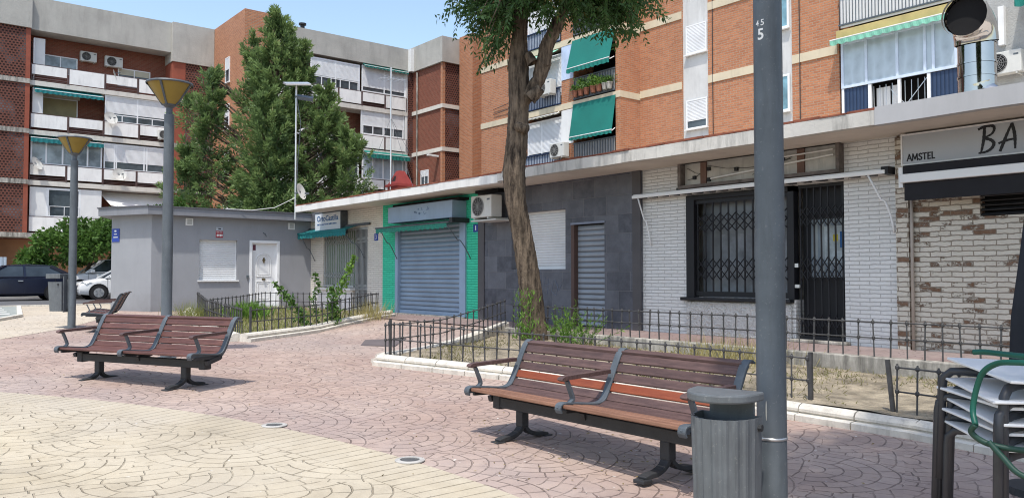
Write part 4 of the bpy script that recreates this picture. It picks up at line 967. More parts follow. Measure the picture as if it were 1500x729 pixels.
bt = thing('brick_tower', 'plain orange brick tower between stair block and the right block', 'tower', (-41, 30, 0))
ob('wall', MB().box(-41.3, -39.9, 29.0, 36, 0, 16.0), m_brick_o, bt); ob('corner_wall', MB().box(-39.897, -33, 30.2, 36, 0, 16.0), m_brick_o, bt)

# right block above the arcade
FR = ('y', 24.0); FQ = ('y', 25.2)
br = thing('apartment_block', 'large orange brick apartment block rising behind the arcade roof', 'building', (-20, 25, 3))
ob('wall', MB().box(-32.25, -28.85, 24.0, 36, 0, 20).box(-28.85, -22.88, 25.3, 36, 0, 20).box(-26.3, -25.5, 24.0, 25.3, 0, 20).box(-23.0, -22.87, 24.002, 25.3, 0, 20), m_brick_o, br)
ob('wall', MB().box(-22.87, -20.5, 25.2, 36, 0, 20).box(-19.25, -17.0, 25.2, 36, 0, 20).box(-15.65, -13.9, 25.2, 36, 0, 20), m_brick_o, br)
ob('return_wall', MB().box(-22.868, -22.75, 24.0, 25.2, 0, 20), m_brick_o, br)
m_plst = plain('stained_white_plaster', (.58, .58, .57), .85, var=.1, vs=1.1, grime=.35, world=True, bump=.004)
ob('plaster_column', MB().box(-20.5, -19.25, 25.26, 36, 0, 20).box(-17.0, -15.65, 25.26, 36, 0, 20), m_plst, br)
RB = [5.75, 8.6, 11.42, 14.25, 17.1]
for z in RB:
    ob('floor_band', MB().box(-32.28, -22.745, 23.97, 24.4, z-.27, z).box(-22.87, -22.72, 23.972, 25.2, z-.268, z-.002), m_band, br)
    ob('floor_band', MB().box(-22.72, -20.52, 25.16, 25.4, z-.2, z+.1).box(-19.23, -17.02, 25.16, 25.4, z-.2, z+.1).box(-15.63, -13.95, 25.16, 25.4, z-.2, z+.1), m_band, br)
    ob('balcony_slab', MB().box(-28.85, -26.3, 24.02, 25.3, z-.25, z-.02).box(-25.5, -23.0, 24.02, 25.3, z-.25, z-.02), m_slab, br)
for i, z in enumerate((6.75, 9.7, 12.6, 15.4)):
    window(br, FQ, -20.3, -19.3, z, z+1.15, n=.0, cols=1, shut=(.75, 1.0, 1.0, .6)[i], fw=.05, sill=True)
    window(br, FQ, -16.9, -15.75, z+.05, z+1.35, n=.0, cols=2, pane=m_gblue, fw=.07, sill=True)
for i, z in enumerate(RB[:4]):
    zz = z
    window(br, FR, -28.75, -26.35, zz+.45, zz+2.35, n=-.12, cells=[-28.75, -27.75, -26.35], shut=(.8, .95, .9, .9)[i], fw=.07)
    mb = MB()
    for k in range(22): mb.fb(FR, -28.8+k*.112, -28.775+k*.112, .02, .04, zz+.05, zz+.75)
    mb.fb(FR, -28.85, -26.3, .0, .06, zz+.75, zz+.8).fb(FR, -28.85, -26.3, .0, .06, zz+.03, zz+.07); ob('railing', mb, m_navy, br)
    ob('railing_sheet', MB().fb(FR, -28.8, -26.4, -.02, .0, zz+.05, zz+.75), plain('pale_railing_sheet', (.42, .47, .55), .6, world=True), br)
    ob('side_panel', MB().fb(FR, -26.28, -25.52, .0, .02, zz+1.05, zz+2.55), m_white if i != 1 else plain('pale_blue_panel', (.50, .60, .78), .6, world=True), br)
    mb = MB()
    for k in range(16): mb.fb(FR, -25.45+k*.155, -25.42+k*.155, .02, .05, zz+.08, zz+.95)
    mb.fb(FR, -25.5, -23, .0, .06, zz+.95, zz+1.0).fb(FR, -25.5, -23, .0, .06, zz+.05, zz+.1); ob('railing', mb, m_iron, br)
    ob('railing_sheet', MB().fb(FR, -25.45, -23.05, -.02, .0, zz+.1, zz+.95), plain('grey_railing_sheet', (.25, .25, .25), .7, world=True), br)
    ob('balcony_back', MB().fb(FR, -25.5, -23.0, -1.25, -1.2, zz, zz+2.5), m_hole, br)
ob('upper_screen', MB().fb(FR, -25.5, -23.0, .02, .05, 11.55, 13.9), plain('dark_grey_screen', (.055, .06, .07), .7, world=True), br)
aB = awning('lower dark green awning pulled down over the right block balcony', FR, -25.5, -22.95, 8.45, 6.98, .05, .30, m_teal, .12)
aA = awning('upper dark green awning above the flower pots', FR, -25.55, -22.98, 11.25, 9.95, .05, .40, m_teal, .18)
awning('green striped awning half hidden by the forked tree trunk', FR, -28.7, -26.4, 11.1, 10.75, .05, .7, m_mint, .15)
awning('rolled awning over the lower white shutters behind the tree', FR, -28.7, -26.35, 8.25, 8.2, .05, .25, m_cream, .03)
ac_unit('air conditioner just above the arcade roof beside the lower green awning', FR, -26.6, .1, 6.2, .9, .62, .35)
ac_unit('air conditioner beside the forked trunk level with the flower pots', FR, -27.5, .1, 9.1, .95, .65, .35)
for i, (dx, hgt, c) in enumerate(((.15, .3, 0), (.5, .55, 1), (.85, .35, 1), (1.25, .6, 0), (1.6, .45, 0), (1.95, .3, 1), (2.2, .35, 1))):
    pt = thing('flower_pot', ('terracotta pot at the left end of the green awning balcony', 'pot with bushy bright green plant on the awning balcony', 'pot second from the bushy plant under the upper awning', 'pot with tall stems in the middle of the awning balcony', 'pot with thin stems right of the tall plant on the awning balcony', 'pale pot with low leaves near right end of awning balcony', 'last pot at the right end of the awning balcony')[i], 'flower pot', fp(FR, -25.4+dx, .16, 8.72), group='flower pots on the balcony under the upper awning')
    pm = (m_terra, m_conc)[i in (5, 6)]
    ob('pot', MB().lathe([(.0, 0), (.1, 0), (.14, .24), (.15, .24), (.15, .28), (.12, .28), (.12, .22), (0, .22)], (0, 0, 0), 10), pm, pt, local=True)
    pt['_h'] = hgt
POTS = [o for o in COL.objects if o.name.startswith('flower_pot')]
# enclosed balcony with curtains, concrete pier
ob('pier', MB().box(-9.95, 6, 25.0, 36, 0, 20), plain('grey_rough_render', (.36, .36, .35), .9, var=.15, vs=1.5, bump=.02, bs=20, world=True), br)
ob('bay_back', MB().box(-13.9, -9.95, 26.2, 36, 0, 20), m_hole, br)
ob('bay_slab', MB().box(-13.92, -9.95, 25.05, 26.2, 8.78, 9.12).box(-13.92, -9.95, 25.05, 26.2, 11.6, 11.95), plain('ochre_band', (.50, .38, .16), .8, world=True), br)
window(br, FQ, -13.8, -9.98, 7.18, 8.72, n=.05, cells=[-13.8, -12.95, -11.95, -11.1, -10.85, -10.2, -9.98], pane=m_gcurt, frame=plain('blue_white_frame', (.55, .63, .74), .45, world=True), fw=.085)
ob('lower_panel', MB().fb(FQ, -13.72, -12.9, .0, .03, 5.9, 7.16).fb(FQ, -10.95, -10.05, .0, .03, 5.9, 7.16), slatted('navy_ribbed_panel', (.022, .045, .10), .12, .02, axis=0, dark=.6), br)
ob('lower_mullion', MB().fb(FQ, -13.8, -13.72, -.02, .06, 5.9, 7.17).fb(FQ, -12.9, -12.8, -.02, .06, 5.9, 7.17).fb(FQ, -11.95, -11.86, -.02, .06, 5.9, 7.17).fb(FQ, -11.05, -10.95, -.02, .06, 5.9, 7.17).fb(FQ, -10.05, -9.98, -.02, .06, 5.9, 7.17), m_pvc, br)
mb = MB()
for k in range(9): mb.fb(FQ, -12.78+k*.2, -12.765+k*.2, -.08, -.06, 5.9, 7.1)
mb.bar(fp(FQ, -12.2, -.02, 6.9), fp(FQ, -11.7, -.02, 6.3), .02, .02).bar(fp(FQ, -11.05, -.02, 7.1), fp(FQ, -11.75, -.02, 6.3), .02, .02); ob('drying_rack', mb, m_alu, br)
ly = thing('laundry', 'white shirts hanging behind the open lower panes of the glazed balcony', 'laundry', fp(FQ, -12.5, -.2, 7))
for a, w, h in ((-12.75, .22, .85), (-12.55, .3, .75), (-12.3, .22, .6)): ob('garment', MB().fb(FQ, a, a+w, -.22, -.2, 7.05-h, 7.05), m_white, ly)
awning('pale mint awning with wavy edge over the glazed balcony', FQ, -13.95, -10.0, 8.84, 8.74, .1, .5, m_mint, .15, arms=False)
mb = MB()
for k in range(36): mb.fb(FQ, -13.8+k*.108, -13.78+k*.108, .1, .12, 9.3, 10.3)
mb.fb(FQ, -13.85, -9.95, .08, .13, 9.27, 9.32).fb(FQ, -13.85, -9.95, .08, .13, 10.28, 10.33); ob('railing', mb, m_iron, br)
ob('railing_sheet', MB().fb(FQ, -13.8, -9.98, .04, .07, 9.2, 10.3), m_white, br)
window(br, FQ, -13.8, -9.98, 10.4, 11.6, n=-.3, cols=4, pane=m_gcurt)
ac_unit('air conditioner partly hidden behind the steel duct', ('y', 25.0), -9.25, .1, 6.62, .95, .62, .3)
ob('service_duct', MB().box(-8.95, -8.8, 24.85, 25.0, 7.5, 8.6), m_white, br)
awning('dark green awning at the top right corner of the picture', ('y', 25.0), -8.3, -5.5, 9.2, 8.5, .1, .8, m_teal, .2)

ob('facade_cable', MB().tube([(-19.0, 25.17, 3), (-19.02, 25.17, 9), (-18.98, 25.17, 16)], .018, 5).tube([(-15.35, 25.17, 3), (-15.33, 25.17, 9), (-15.36, 25.17, 16)], .018, 5).tube([(-31.2, 23.95, 8.9), (-28.9, 23.9, 9.05)], .015, 5).tube([(-31.2, 23.95, 9.15), (-28.9, 23.9, 9.35)], .015, 5), m_dark, br)
# ------------------------------------------------------------------ things on the arcade roof
du = thing('steel_duct', 'polished steel ventilation duct with round open mouth on the arcade roof', 'duct', (-4.7, 11.9, 3.1))
def sweepduct(pts, r, n=20): return MB().tube(pts, r, n, False)
bx, by = -4.56, 11.9
ob('upright_pipe', sweepduct([(bx, by, 3.45), (bx, by, 3.62), (bx, by, 4.2)], .235), m_steel, du, smooth=True)
for z in (3.72, 3.9, 4.18): ob('seam_ring', MB().tube([(bx, by, z), (bx, by, z+.025)], .245, 20, False), m_steel, du, smooth=True)
mo = Vector((.06, -1.0, .0)).normalized()
el = []
for i in range(6):
    t = i/5; el.append(Vector((bx, by, 4.2))+mo*(.30*(1-math.cos(t*PI/2)))+Vector((0, 0, 1))*(.30*math.sin(t*PI/2)))
el.append(el[-1]+mo*.12)
ob('elbow', sweepduct(el, .27), m_steel, du, smooth=True)
e = el[-1]; ob('mouth_ring', MB().tube([e-mo*.03, e+mo*.03], .292, 24, False), m_steel, du, smooth=True)
ob('mouth_mesh', MB().tube([e-mo*.09, e-mo*.08], .262, 20), m_hole, du)
ob('base_elbow', sweepduct([(bx, by, 3.62), (bx+.03, by+.02, 3.48), (bx+.22, by+.05, 3.36), (bx+.5, by+.1, 3.38)], [.237, .24, .22, .15]), m_steel, du, smooth=True)
ob('side_pipe', sweepduct([(bx+.42, by+.09, 3.39), (bx+3, by+.4, 3.45)], .14), m_steel, du, smooth=True)
ob('duct_foot', MB().box(bx-.16, bx+.2, by-.18, by+.18, 3.06, 3.40), plain('oxide_red_plate', (.10, .04, .035), .6), du)
for q in (.55, .68): ob('seam_ring', MB().tube([(bx+q, by+.09, 3.393), (bx+q+.03, by+.092, 3.394)], .15, 16, False), m_steel, du, smooth=True)
ch = thing('roof_chimney', 'small red painted chimney hood on the arcade roof', 'chimney', (-23.4, 14.0, 3.06))
ob('base', MB().prism([(-23.7, 13.7), (-23.05, 13.7), (-23.05, 14.3), (-23.7, 14.3)], 3.06, 3.98).box(-23.76, -22.99, 13.64, 14.36, 3.98, 4.06), m_redpaint, ch)
mb = MB(); b4 = [(-23.7, 13.7), (-23.05, 13.7), (-23.05, 14.3), (-23.7, 14.3)]; t4 = [(-23.48, 13.9), (-23.27, 13.9), (-23.27, 14.1), (-23.48, 14.1)]
mb.add([(x, y, 4.061) for x, y in b4]+[(x, y, 4.52) for x, y in t4], [(0, 1, 5, 4), (1, 2, 6, 5), (2, 3, 7, 6), (3, 0, 4, 7), (4, 5, 6, 7)])
ob('hood', mb, m_redpaint, ch); ob('hood_opening', MB().add([(-23.5, 13.73, 4.12), (-23.25, 13.73, 4.12), (-23.32, 13.80, 4.34), (-23.43, 13.80, 4.34)], [(0, 1, 2, 3)]), m_hole, ch)
an = thing('antenna_mast', 'tall thin guyed antenna mast in front of the white balconies', 'antenna', (-23.5, 13.7, 3.06))
ob('pole', MB().tube([(-23.5, 13.7, 3.06), (-23.5, 13.7, 8.0)], .028, 6), m_alu, an)
mb = MB().tube([(-23.5, 13.3, 7.6), (-23.5, 14.2, 7.65)], .012, 5)
for i in range(6): mb.tube([(-23.75, 13.35+i*.16, 7.6), (-23.25, 13.35+i*.16, 7.62)], .009, 4)
ob('aerial', mb, m_alu, an)
ob('guy_wire', MB().tube([(-23.5, 13.7, 6.3), (-23.1, 15.5, 3.1)], .005, 4).tube([(-23.5, 13.7, 6.3), (-23.1, 12.2, 3.1)], .005, 4).tube([(-23.5, 13.7, 6.3), (-21.5, 13.6, 3.1)], .005, 4), m_iron, an)
m1 = thing('lamp_mast', 'thin mast with a flat floodlight panel above the kiosk roof end', 'mast', (-23.0, 10.35, 2.95))
mx, my = -23.0, 10.12
ob('pole', MB().tube([(mx, my, 2.7), (mx, my, 6.75)], .028, 6), m_alu, m1)
ob('floodlight_panel', MB().bar((mx-.05, my-.35, 6.78), (mx+.1, my+.38, 6.86), .42, .05, up=(.35, 0, 1)), m_alu, m1)
ob('floodlight_panel', MB().bar((mx-.1, my+.0, 6.45), (mx+.1, my+.5, 6.4), .26, .1, up=(.5, 0, 1)), m_iron, m1)
ob('cable', MB().tube([(mx+.03, my, 6.4), (mx+.12, my+.1, 5.6), (mx+.05, my+.05, 4.6), (mx+.03, my, 3.2)], .01, 4), m_iron, m1)
dish('satellite dish on the thin mast above the kiosk', None, 0, 0, 0, .24, (.75, .55, .25), group=None, loc=(mx+.03, my+.02, 3.5))
tag(ob('sagging_cable', MB().tube([(-23.8, 8.3, 2.98), (-23.6, 9.0, 2.96), (-23.3, 9.6, 3.05), (mx, my-.02, 3.35)], .01, 5), m_white, base=(-23.5, 9, 2.96)), 'white cable running from kiosk roof up to the mast', 'cable')
cb = thing('cable_coil', 'thin roof pole with coiled black cables beside the tree trunk', 'cable', (-12.55, 10.2, 3.1))
cb.location = (-12.2, 10.15, 3.1)
k = [Vector((-12.2, 10.15, 2.95)), Vector((-12.35, 10.3, 4.6))]
ob('pole', MB().tube([Vector((0, 0, -.1)), Vector((-.12, .05, 1.5))], .016, 5), m_iron, cb, local=True)
mb = MB()
for r, zz in ((.16, .3), (.13, .34), (.18, .26)): mb.tube([Vector((-.16+r*math.cos(a*PI/8), .02, zz+r*math.sin(a*PI/8))) for a in range(17)], .008, 4, False)
ob('coil', mb, m_black, cb, local=True)
for i, (x, y) in enumerate(((-33, 34), (-47, 22))): pass
vs_ = thing('roof_vent', 'small dark chimney cap on the middle block parapet', 'chimney', (-46, 21.5, 15.78))
ob('stack', MB().tube([(-46, 20.6, 15.6), (-46, 20.6, 16.3)], .14, 8).tube([(-46, 20.6, 16.3), (-46, 20.6, 16.4)], .24, 8), m_black, vs_)
# ------------------------------------------------------------------ trees and plants
def unit(v): return v/np.maximum(1e-9, np.linalg.norm(v, axis=-1, keepdims=True))
def leaves(name, P, D, Lg, Wd, rnd, mat, parent, W=None, kind=None, droop=0.0):
    """many small leaf faces: base P, direction D, length Lg, width Wd"""
    P = np.asarray(P, float); D = unit(np.asarray(D, float)); n = len(P)
    if W is None: W = RNG.normal(size=(n, 3))
    W = unit(W-D*np.sum(W*D, 1, keepdims=True))
    Lg = np.broadcast_to(np.asarray(Lg, float), (n,))[:, None]; Wd = np.broadcast_to(np.asarray(Wd, float), (n,))[:, None]
    v = np.empty((n, 4, 3)); mid = P+D*Lg*.45; dr = np.array([0, 0, -1.])*Lg*droop
    v[:, 0] = P; v[:, 1] = mid+W*Wd/2; v[:, 2] = P+D*Lg+dr; v[:, 3] = mid-W*Wd/2
    if parent is not None: v -= np.array(ORG[parent])
    me = bpy.data.meshes.new(name); me.vertices.add(4*n); me.loops.add(4*n); me.polygons.add(n)
    me.vertices.foreach_set('co', v.reshape(-1)); me.loops.foreach_set('vertex_index', np.arange(4*n, dtype=np.int32))
    me.polygons.foreach_set('loop_start', np.arange(0, 4*n, 4, dtype=np.int32)); me.polygons.foreach_set('loop_total', np.full(n, 4, dtype=np.int32))
    me.update(calc_edges=True)
    a = me.attributes.new('rnd', 'FLOAT', 'FACE'); a.data.foreach_set('value', np.clip(np.broadcast_to(rnd, (n,)), 0, 1).astype(np.float32))
    me.materials.append(mat); o = bpy.data.objects.new(name, me); COL.objects.link(o)
    if parent is not None: o.parent = parent; ORG[o] = ORG[parent]
    else: ORG[o] = Vector((0, 0, 0))
    if kind: o['kind'] = kind
    return o
def rough_tube(pts, rs, n=20, amp=.12, seed=0, step=.06):
    """bark trunk: finely divided tube with long ridges"""
    P = resample(pts, step); k = len(P); L = np.linspace(0, 1, k); src = np.linspace(0, 1, len(rs))
    rr = np.interp(L, src, rs); rg = random.Random(seed); ph = [rg.random()*9 for _ in range(6)]
    mb = MB(); u = None
    for i, p in enumerate(P):
        t = (P[min(i+1, k-1)]-P[max(i-1, 0)]).normalized()
        u = t.orthogonal().normalized() if u is None else (u-t*u.dot(t)).normalized(); w = t.cross(u)
        for j in range(n):
            a = 2*PI*j/n; z = i*step
            f = 1+amp*(.5*math.sin(5*a+z*.9+ph[0])+.45*math.sin(9*a-z*1.6+ph[1])+.4*math.sin(3*a+z*2.3+ph[2])*math.sin(z*3.1+ph[3]))*.55+amp*.35*rg.uniform(-1, 1)
            mb.v.append(p+(u*math.cos(a)+w*math.sin(a))*rr[i]*f)
    mb.f = [(i*n+j, i*n+(j+1) % n, (i+1)*n+(j+1) % n, (i+1)*n+j) for i in range(k-1) for j in range(n)]+[tuple((k-1)*n+j for j in range(n))]
    return mb

ft = thing('street_tree', 'forked rough barked tree with drooping leaves standing in the bare planter', 'tree', (-10.82, 9.2, -.15))
tp = [(-10.8, 9.19, -.3), (-10.8, 9.19, .0), (-10.82, 9.18, .45), (-10.87, 9.13, 1.05), (-10.93, 9.06, 1.65), (-11.02, 8.96, 2.3), (-11.045, 8.94, 2.86), (-11.0, 8.98, 3.5), (-10.98, 9.0, 4.1), (-10.99, 8.99, 4.75), (-10.98, 9.0, 5.18), (-10.95, 9.05, 6.0), (-10.8, 9.1, 7.2)]
ob('trunk', rough_tube(tp, [.26, .21, .188, .178, .178, .20, .182, .178, .185, .13, .12, .11, .08], 28, .11, 3, .05), m_bark, ft, smooth=True)
ob('branch', rough_tube([(-10.97, 8.99, 3.98), (-10.83, 9.09, 4.2), (-10.68, 9.2, 4.45), (-10.6, 9.25, 4.78)], [.12, .115, .115, .14], 16, .18, 5, .05), m_bark, ft, smooth=True)
ob('branch', rough_tube([(-10.6, 9.24, 4.7), (-10.53, 9.24, 5.0), (-10.42, 9.38, 5.35), (-10.28, 9.52, 5.8), (-10.0, 9.8, 6.8)], [.13, .11, .10, .09, .05], 14, .14, 6, .05), m_bark, ft, smooth=True)
ob('branch_stub', rough_tube([(-10.72, 9.03, 4.1), (-10.58, 9.16, 4.28)], [.12, .09], 10, .2, 8, .04), m_bark, ft, smooth=True)
ob('branch_stub', rough_tube([(-10.92, 8.9, 3.62), (-10.73, 8.98, 3.55)], [.1, .085], 10, .2, 9, .04), m_bark, ft, smooth=True)
ob('branch_stub', rough_tube([(-10.66, 9.06, 4.72), (-10.74, 9.0, 4.9)], [.1, .07], 10, .2, 10, .04), m_bark, ft, smooth=True)
# crown: compound leaves hung on twigs
def compound(P0, D0, n, length, lf, lw):
    """leaflets of pinnate leaves"""
    Ps, Ds, rn = [], [], []
    for p, d, L in zip(P0, D0, length):
        d = d/np.linalg.norm(d); s = np.cross(d, RNG.normal(size=3)); s /= np.linalg.norm(s); r0 = RNG.random()*.8
        for i in range(n):
            t = (i//2+.6)/(n/2); q = p+d*L*t+np.array([0, 0, -1])*L*.45*t*t
            dd = d*.45+s*(1 if i % 2 else -1)*.9+np.array([0, 0, -.75]); Ps.append(q); Ds.append(dd+RNG.normal(size=3)*.15); rn.append(r0+RNG.random()*.2)
    return np.array(Ps), np.array(Ds), np.array(rn)
CC = np.array([-10.45, 9.35, 7.5]); cl, dl = [], []
tw = MB()
for i in range(300):
    d = unit(RNG.normal(size=3)); rr = (.45+.55*RNG.random()**.5)
    c = CC+d*np.array([2.2, 2.2, 2.15])*rr
    if c[2] < 5.75: c[2] = 5.55+RNG.random()*.45
    if abs((c-CC)@np.array([.627, .779, 0])+.12) > 1.42 and c[2] < 6.5: continue
    cl.append(c); dl.append(d)
right = np.array([.627, .779, 0]); fwd = np.array([-.779, .627, 0])
hang = [(-1.5, 5.7), (-1.4, 5.55), (-1.3, 5.45), (-1.18, 5.2), (-1.02, 4.95), (-.9, 5.3), (-.85, 5.0), (-.45, 5.5), (-.2, 5.45), (.05, 5.6), (.3, 5.6), (.45, 5.4), (.62, 5.5), (.8, 5.62), (.95, 5.5), (1.1, 5.55), (1.25, 5.35), (1.35, 5.5), (1.45, 5.3), (1.55, 5.55), (1.65, 5.62), (-.65, 5.6)]
for sx, z in hang:
    for q in range(4):
        c = CC.copy(); c[2] = 0; c = c+right*(sx-.08)+fwd*RNG.uniform(-1.0, .9); c[2] = z+.12+RNG.uniform(0, .12); cl.append(c); dl.append(unit(right*np.sign(sx)*.8+RNG.normal(size=3)*.35))
P0, D0, LL = [], [], []
for c, d in zip(cl, dl):
    root = CC+(c-CC)*.35; root[2] = max(root[2], 5.9); tw.tube([root, (root+c)/2+np.array([0, 0, .15]), c], [.022, .014, .006], 4, False)
    for k in range(9):
        t = .55+.45*RNG.random(); p = root*(1-t)+c*t+RNG.normal(size=3)*.10; P0.append(p); D0.append(d*.7+RNG.normal(size=3)*.65+np.array([0, 0, -.25])); LL.append(RNG.uniform(.26, .42))
ob('twigs', tw, m_bark, ft)
lp, ld, lr = compound(P0, D0, 14, LL, 0, 0)
leaves('crown', lp, ld, RNG.uniform(.085, .14, len(lp)), RNG.uniform(.03, .046, len(lp)), lr, m_leaf, ft)
print('street tree leaves', len(lp))

# conifer behind the kiosk
cf = thing('conifer_tree', 'tall ragged evergreen conifer behind the grey kiosk', 'tree', (-32.0, 12.85, 0))
base = np.array([-32.0, 12.85, 0.])
ob('trunk', rough_tube([(-32, 12.85, -.2), (-32.05, 12.8, 3), (-31.95, 12.95, 7), (-31.87, 13.05, 11.2)], [.34, .27, .15, .04], 12, .1, 2, .3), m_bark, cf, smooth=True)
R3 = np.array([.627, .779, 0]); F3 = np.array([-.779, .627, 0]); UP = np.array([0, 0, 1.])
lobes = [  # axis offset (right), bottom, top, radius, offset forward, boughs
    (.4, 3.2, 11.75, 1.95, 0, 190), (-2.25, 2.6, 9.3, 1.15, -.3, 62), (-3.2, 2.6, 6.2, .95, -.2, 36), (2.3, 3.0, 8.6, 1.45, .1, 82), (3.25, 2.8, 6.9, 1.05, -.2, 44), (.3, 2.2, 8.3, 1.75, -1.2, 76), (-.75, 3.0, 10.8, .95, .2, 40), (1.4, 3.5, 10.6, 1.25, .1, 54), (0, 2.2, 4.5, 3.1, 0, 60), (3.65, 5.2, 6.5, .5, -.1, 10), (-3.3, 7.0, 8.4, .4, 0, 6)]
bp, bd, bs_ = [], [], []; limb = MB()
for ox, z0, z1, rad, of, nb in lobes:
    for i in range(int(nb*1.75)):
        t = RNG.random()**.85; z = z0+(z1-z0)*t; r = rad*max(.07, (1-t)**.75)*(.8+.28*math.sin(9*t+ox*3))*min(1, .55+t*3)
        a = RNG.random()*2*PI; q = r*(.42+.58*RNG.random()**.5)*(RNG.uniform(1.15, 1.4) if RNG.random() < .2 else 1)
        o = R3*(ox+q*math.cos(a))+F3*(of+q*math.sin(a))
        p = base*np.array([1, 1, 0])+o+UP*z; out = R3*math.cos(a)+F3*math.sin(a)
        bp.append(p); bd.append(unit(out*.95+UP*(.15+1.0*t)+RNG.normal(size=3)*.22)); bs_.append((.30+.27*(1-t))*RNG.uniform(.7, 1.35))
        if RNG.random() < .4:
            b0 = base+UP*max(1.2, z-.9)+R3*ox*.5; limb.tube([b0, (b0+p)/2+UP*.05, p], [.05, .03, .012], 4, False)
ob('limbs', limb, m_bark, cf)
bp = np.array(bp); bd = np.array(bd); bs_ = np.array(bs_); NS = 90
idx = np.repeat(np.arange(len(bp)), NS); n = len(idx)
d = bd[idx]; s = bs_[idx][:, None]
tt = RNG.random((n, 1)); off = RNG.normal(size=(n, 3)); off -= d*np.sum(off*d, 1, keepdims=True)
P = bp[idx]+d*(tt*2.0-.7)*s+off*s*.23*(1.15-tt)
Dv = unit(d*.9+unit(off)*.8*(1-tt*.5)+RNG.normal(size=(n, 3))*.25)
br_ = RNG.random(len(bp))*.45
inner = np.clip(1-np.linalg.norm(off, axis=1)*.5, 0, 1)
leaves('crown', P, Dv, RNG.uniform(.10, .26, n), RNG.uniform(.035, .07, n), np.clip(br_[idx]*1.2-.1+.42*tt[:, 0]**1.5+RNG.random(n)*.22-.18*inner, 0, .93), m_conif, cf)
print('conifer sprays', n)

def bushy(name, label, cat, base, lumps, mat, leafn, lsz, trunk=None, group=None):
    t = thing(name, label, cat, base, group=group); b = np.array(base, float)
    if trunk:
        for tr, rs in trunk: ob('trunk', rough_tube([b+np.array(p) for p in tr], rs, 8, .1, 4, .2), m_bark, t, smooth=True)
    P, D, rn = [], [], []
    for (x, y, z), r, k in lumps:
        m = int(leafn*k); d = unit(RNG.normal(size=(m, 3))); q = RNG.random((m, 1))**.45
        sub = unit(RNG.normal(size=(9, 3)))*np.array(r)*.75; w = RNG.integers(0, 9, m)
        c = b+np.array([x, y, z])+sub[w]+d*q*np.array(r)*.42
        P.append(c); D.append(d+RNG.normal(size=(m, 3))*.5+UP*-.2); rn.append(RNG.random(9)[w]*.5+RNG.random(m)*.45)
    P = np.concatenate(P); D = np.concatenate(D); rn = np.concatenate(rn); k = len(P)
    leaves('crown' if trunk else 'foliage', P, D, RNG.uniform(.7, 1.3, k)*lsz, RNG.uniform(.7, 1.2, k)*lsz*.6, rn, mat, t)
    return t
bushy('street_tree', 'round leafy green tree behind the white cars left of the kiosk', 'tree', (-40.6, 8.3, 0), [((0, 0, 2.3), (1.5, 1.7, 1.05), 1.2), ((0, -1.5, 2.1), (1.1, 1.3, .95), 1), ((0, 1.6, 2.4), (1.2, 1.5, 1.1), 1), ((.3, -.5, 3.0), (.9, 1.1, .65), .7), ((.4, 1.2, 3.4), (.8, 1.0, .7), .5), ((0, -2.4, 1.6), (.8, .8, .6), .5)], m_bush, 2600, .2,
      trunk=[([(0, -.6, -.1), (0, -.4, 1.2), (0, .1, 2.6)], [.12, .09, .05]), ([(0, -.5, .6), (0, .5, 1.7), (0, 1.3, 2.8)], [.08, .06, .03])])
bushy('shrub', 'leafy shoots poking above the kiosk roof on the left', 'shrub', (-32.6, 9.2, 0), [((0, 0, 3.1), (.6, .9, .6), .5), ((0, .4, 3.6), (.18, .22, .5), .22), ((0, -.5, 3.3), (.4, .5, .45), .3), ((0, 1.4, 3.3), (.2, .35, .45), .2), ((0, -.3, 1.6), (.5, .6, 1.3), .4)], m_bush, 1700, .15)

# unseen tree added beside the camera to shade the right of the plaza
st_ = thing('street_tree', 'dense unseen tree added beside the viewer to shade the plaza', 'tree', (2.6, 4.6, -.6))
ob('trunk', rough_tube([(2.6, 4.6, -.7), (2.5, 4.5, 1.5), (2.2, 4.3, 4.0), (1.6, 4.1, 6.0)], [.24, .19, .16, .08], 14, .12, 12, .15), m_bark, st_, smooth=True)
ob('branch', rough_tube([(2.35, 4.4, 2.8), (1.2, 3.8, 4.6), (-.2, 3.4, 6.4)], [.12, .09, .05], 10, .12, 13, .15), m_bark, st_, smooth=True)
k = 26000; d = unit(RNG.normal(size=(k, 3))); P = np.array([.75, 3.6, 6.9])+d*np.array([3.0, 2.5, 1.7])*RNG.random((k, 1))**.4
P = P[P[:, 2] > 5.2+.25*np.hypot(P[:, 0], P[:, 1])*.0]; k = len(P)
leaves('crown', P, RNG.normal(size=(k, 3))+UP*-.3, RNG.uniform(.12, .24, k), .09, RNG.random(k)*.8, m_leaf, st_)

# weeds in the planters
def vine(label, pts, spread, nl, lsz, group=None, cat='plant', mat=None, name='climbing_weed'):
    t = thing(name, label, cat, pts[0], group=group); P0 = resample(pts, .08)
    ob('stem', MB().tube([p+Vector((random.uniform(-.01, .01), random.uniform(-.01, .01), 0)) for p in P0], [.012-.008*i/len(P0) for i in range(len(P0))], 5), mat or m_bush, t)
    k = nl; ii = RNG.integers(0, len(P0), k); c = np.array([P0[i][:] for i in ii]); f = (1-ii/len(P0))[:, None]*.7+.3
    leaves('leaves', c+RNG.normal(size=(k, 3))*spread*f, RNG.normal(size=(k, 3))+UP*.2, RNG.uniform(.6, 1.3, k)*lsz, RNG.uniform(.5, .9, k)*lsz, RNG.random(k)*.85, mat or m_bush, t)
    return t
vine('leaning leafy weed arching left over the planter fence near the white door', [(-16.1, 7.4, -.1), (-16.22, 7.28, .15), (-16.36, 7.1, .48), (-16.55, 6.87, .80)], .075, 330, .085)
vine('thin upright leafy weed between the white door and grey shop grille', [(-16.15, 7.68, -.1), (-16.25, 7.56, .47), (-16.15, 7.65, .8), (-16.25, 7.6, 1.05)], .05, 170, .075)
vine('tall leafy weed in front of the far shop window grille', [(-16.3, 8.14, -.05), (-16.32, 8.11, .46), (-16.23, 8.23, .76), (-16.04, 8.46, 1.42)], .07, 380, .08, mat=m_weed)
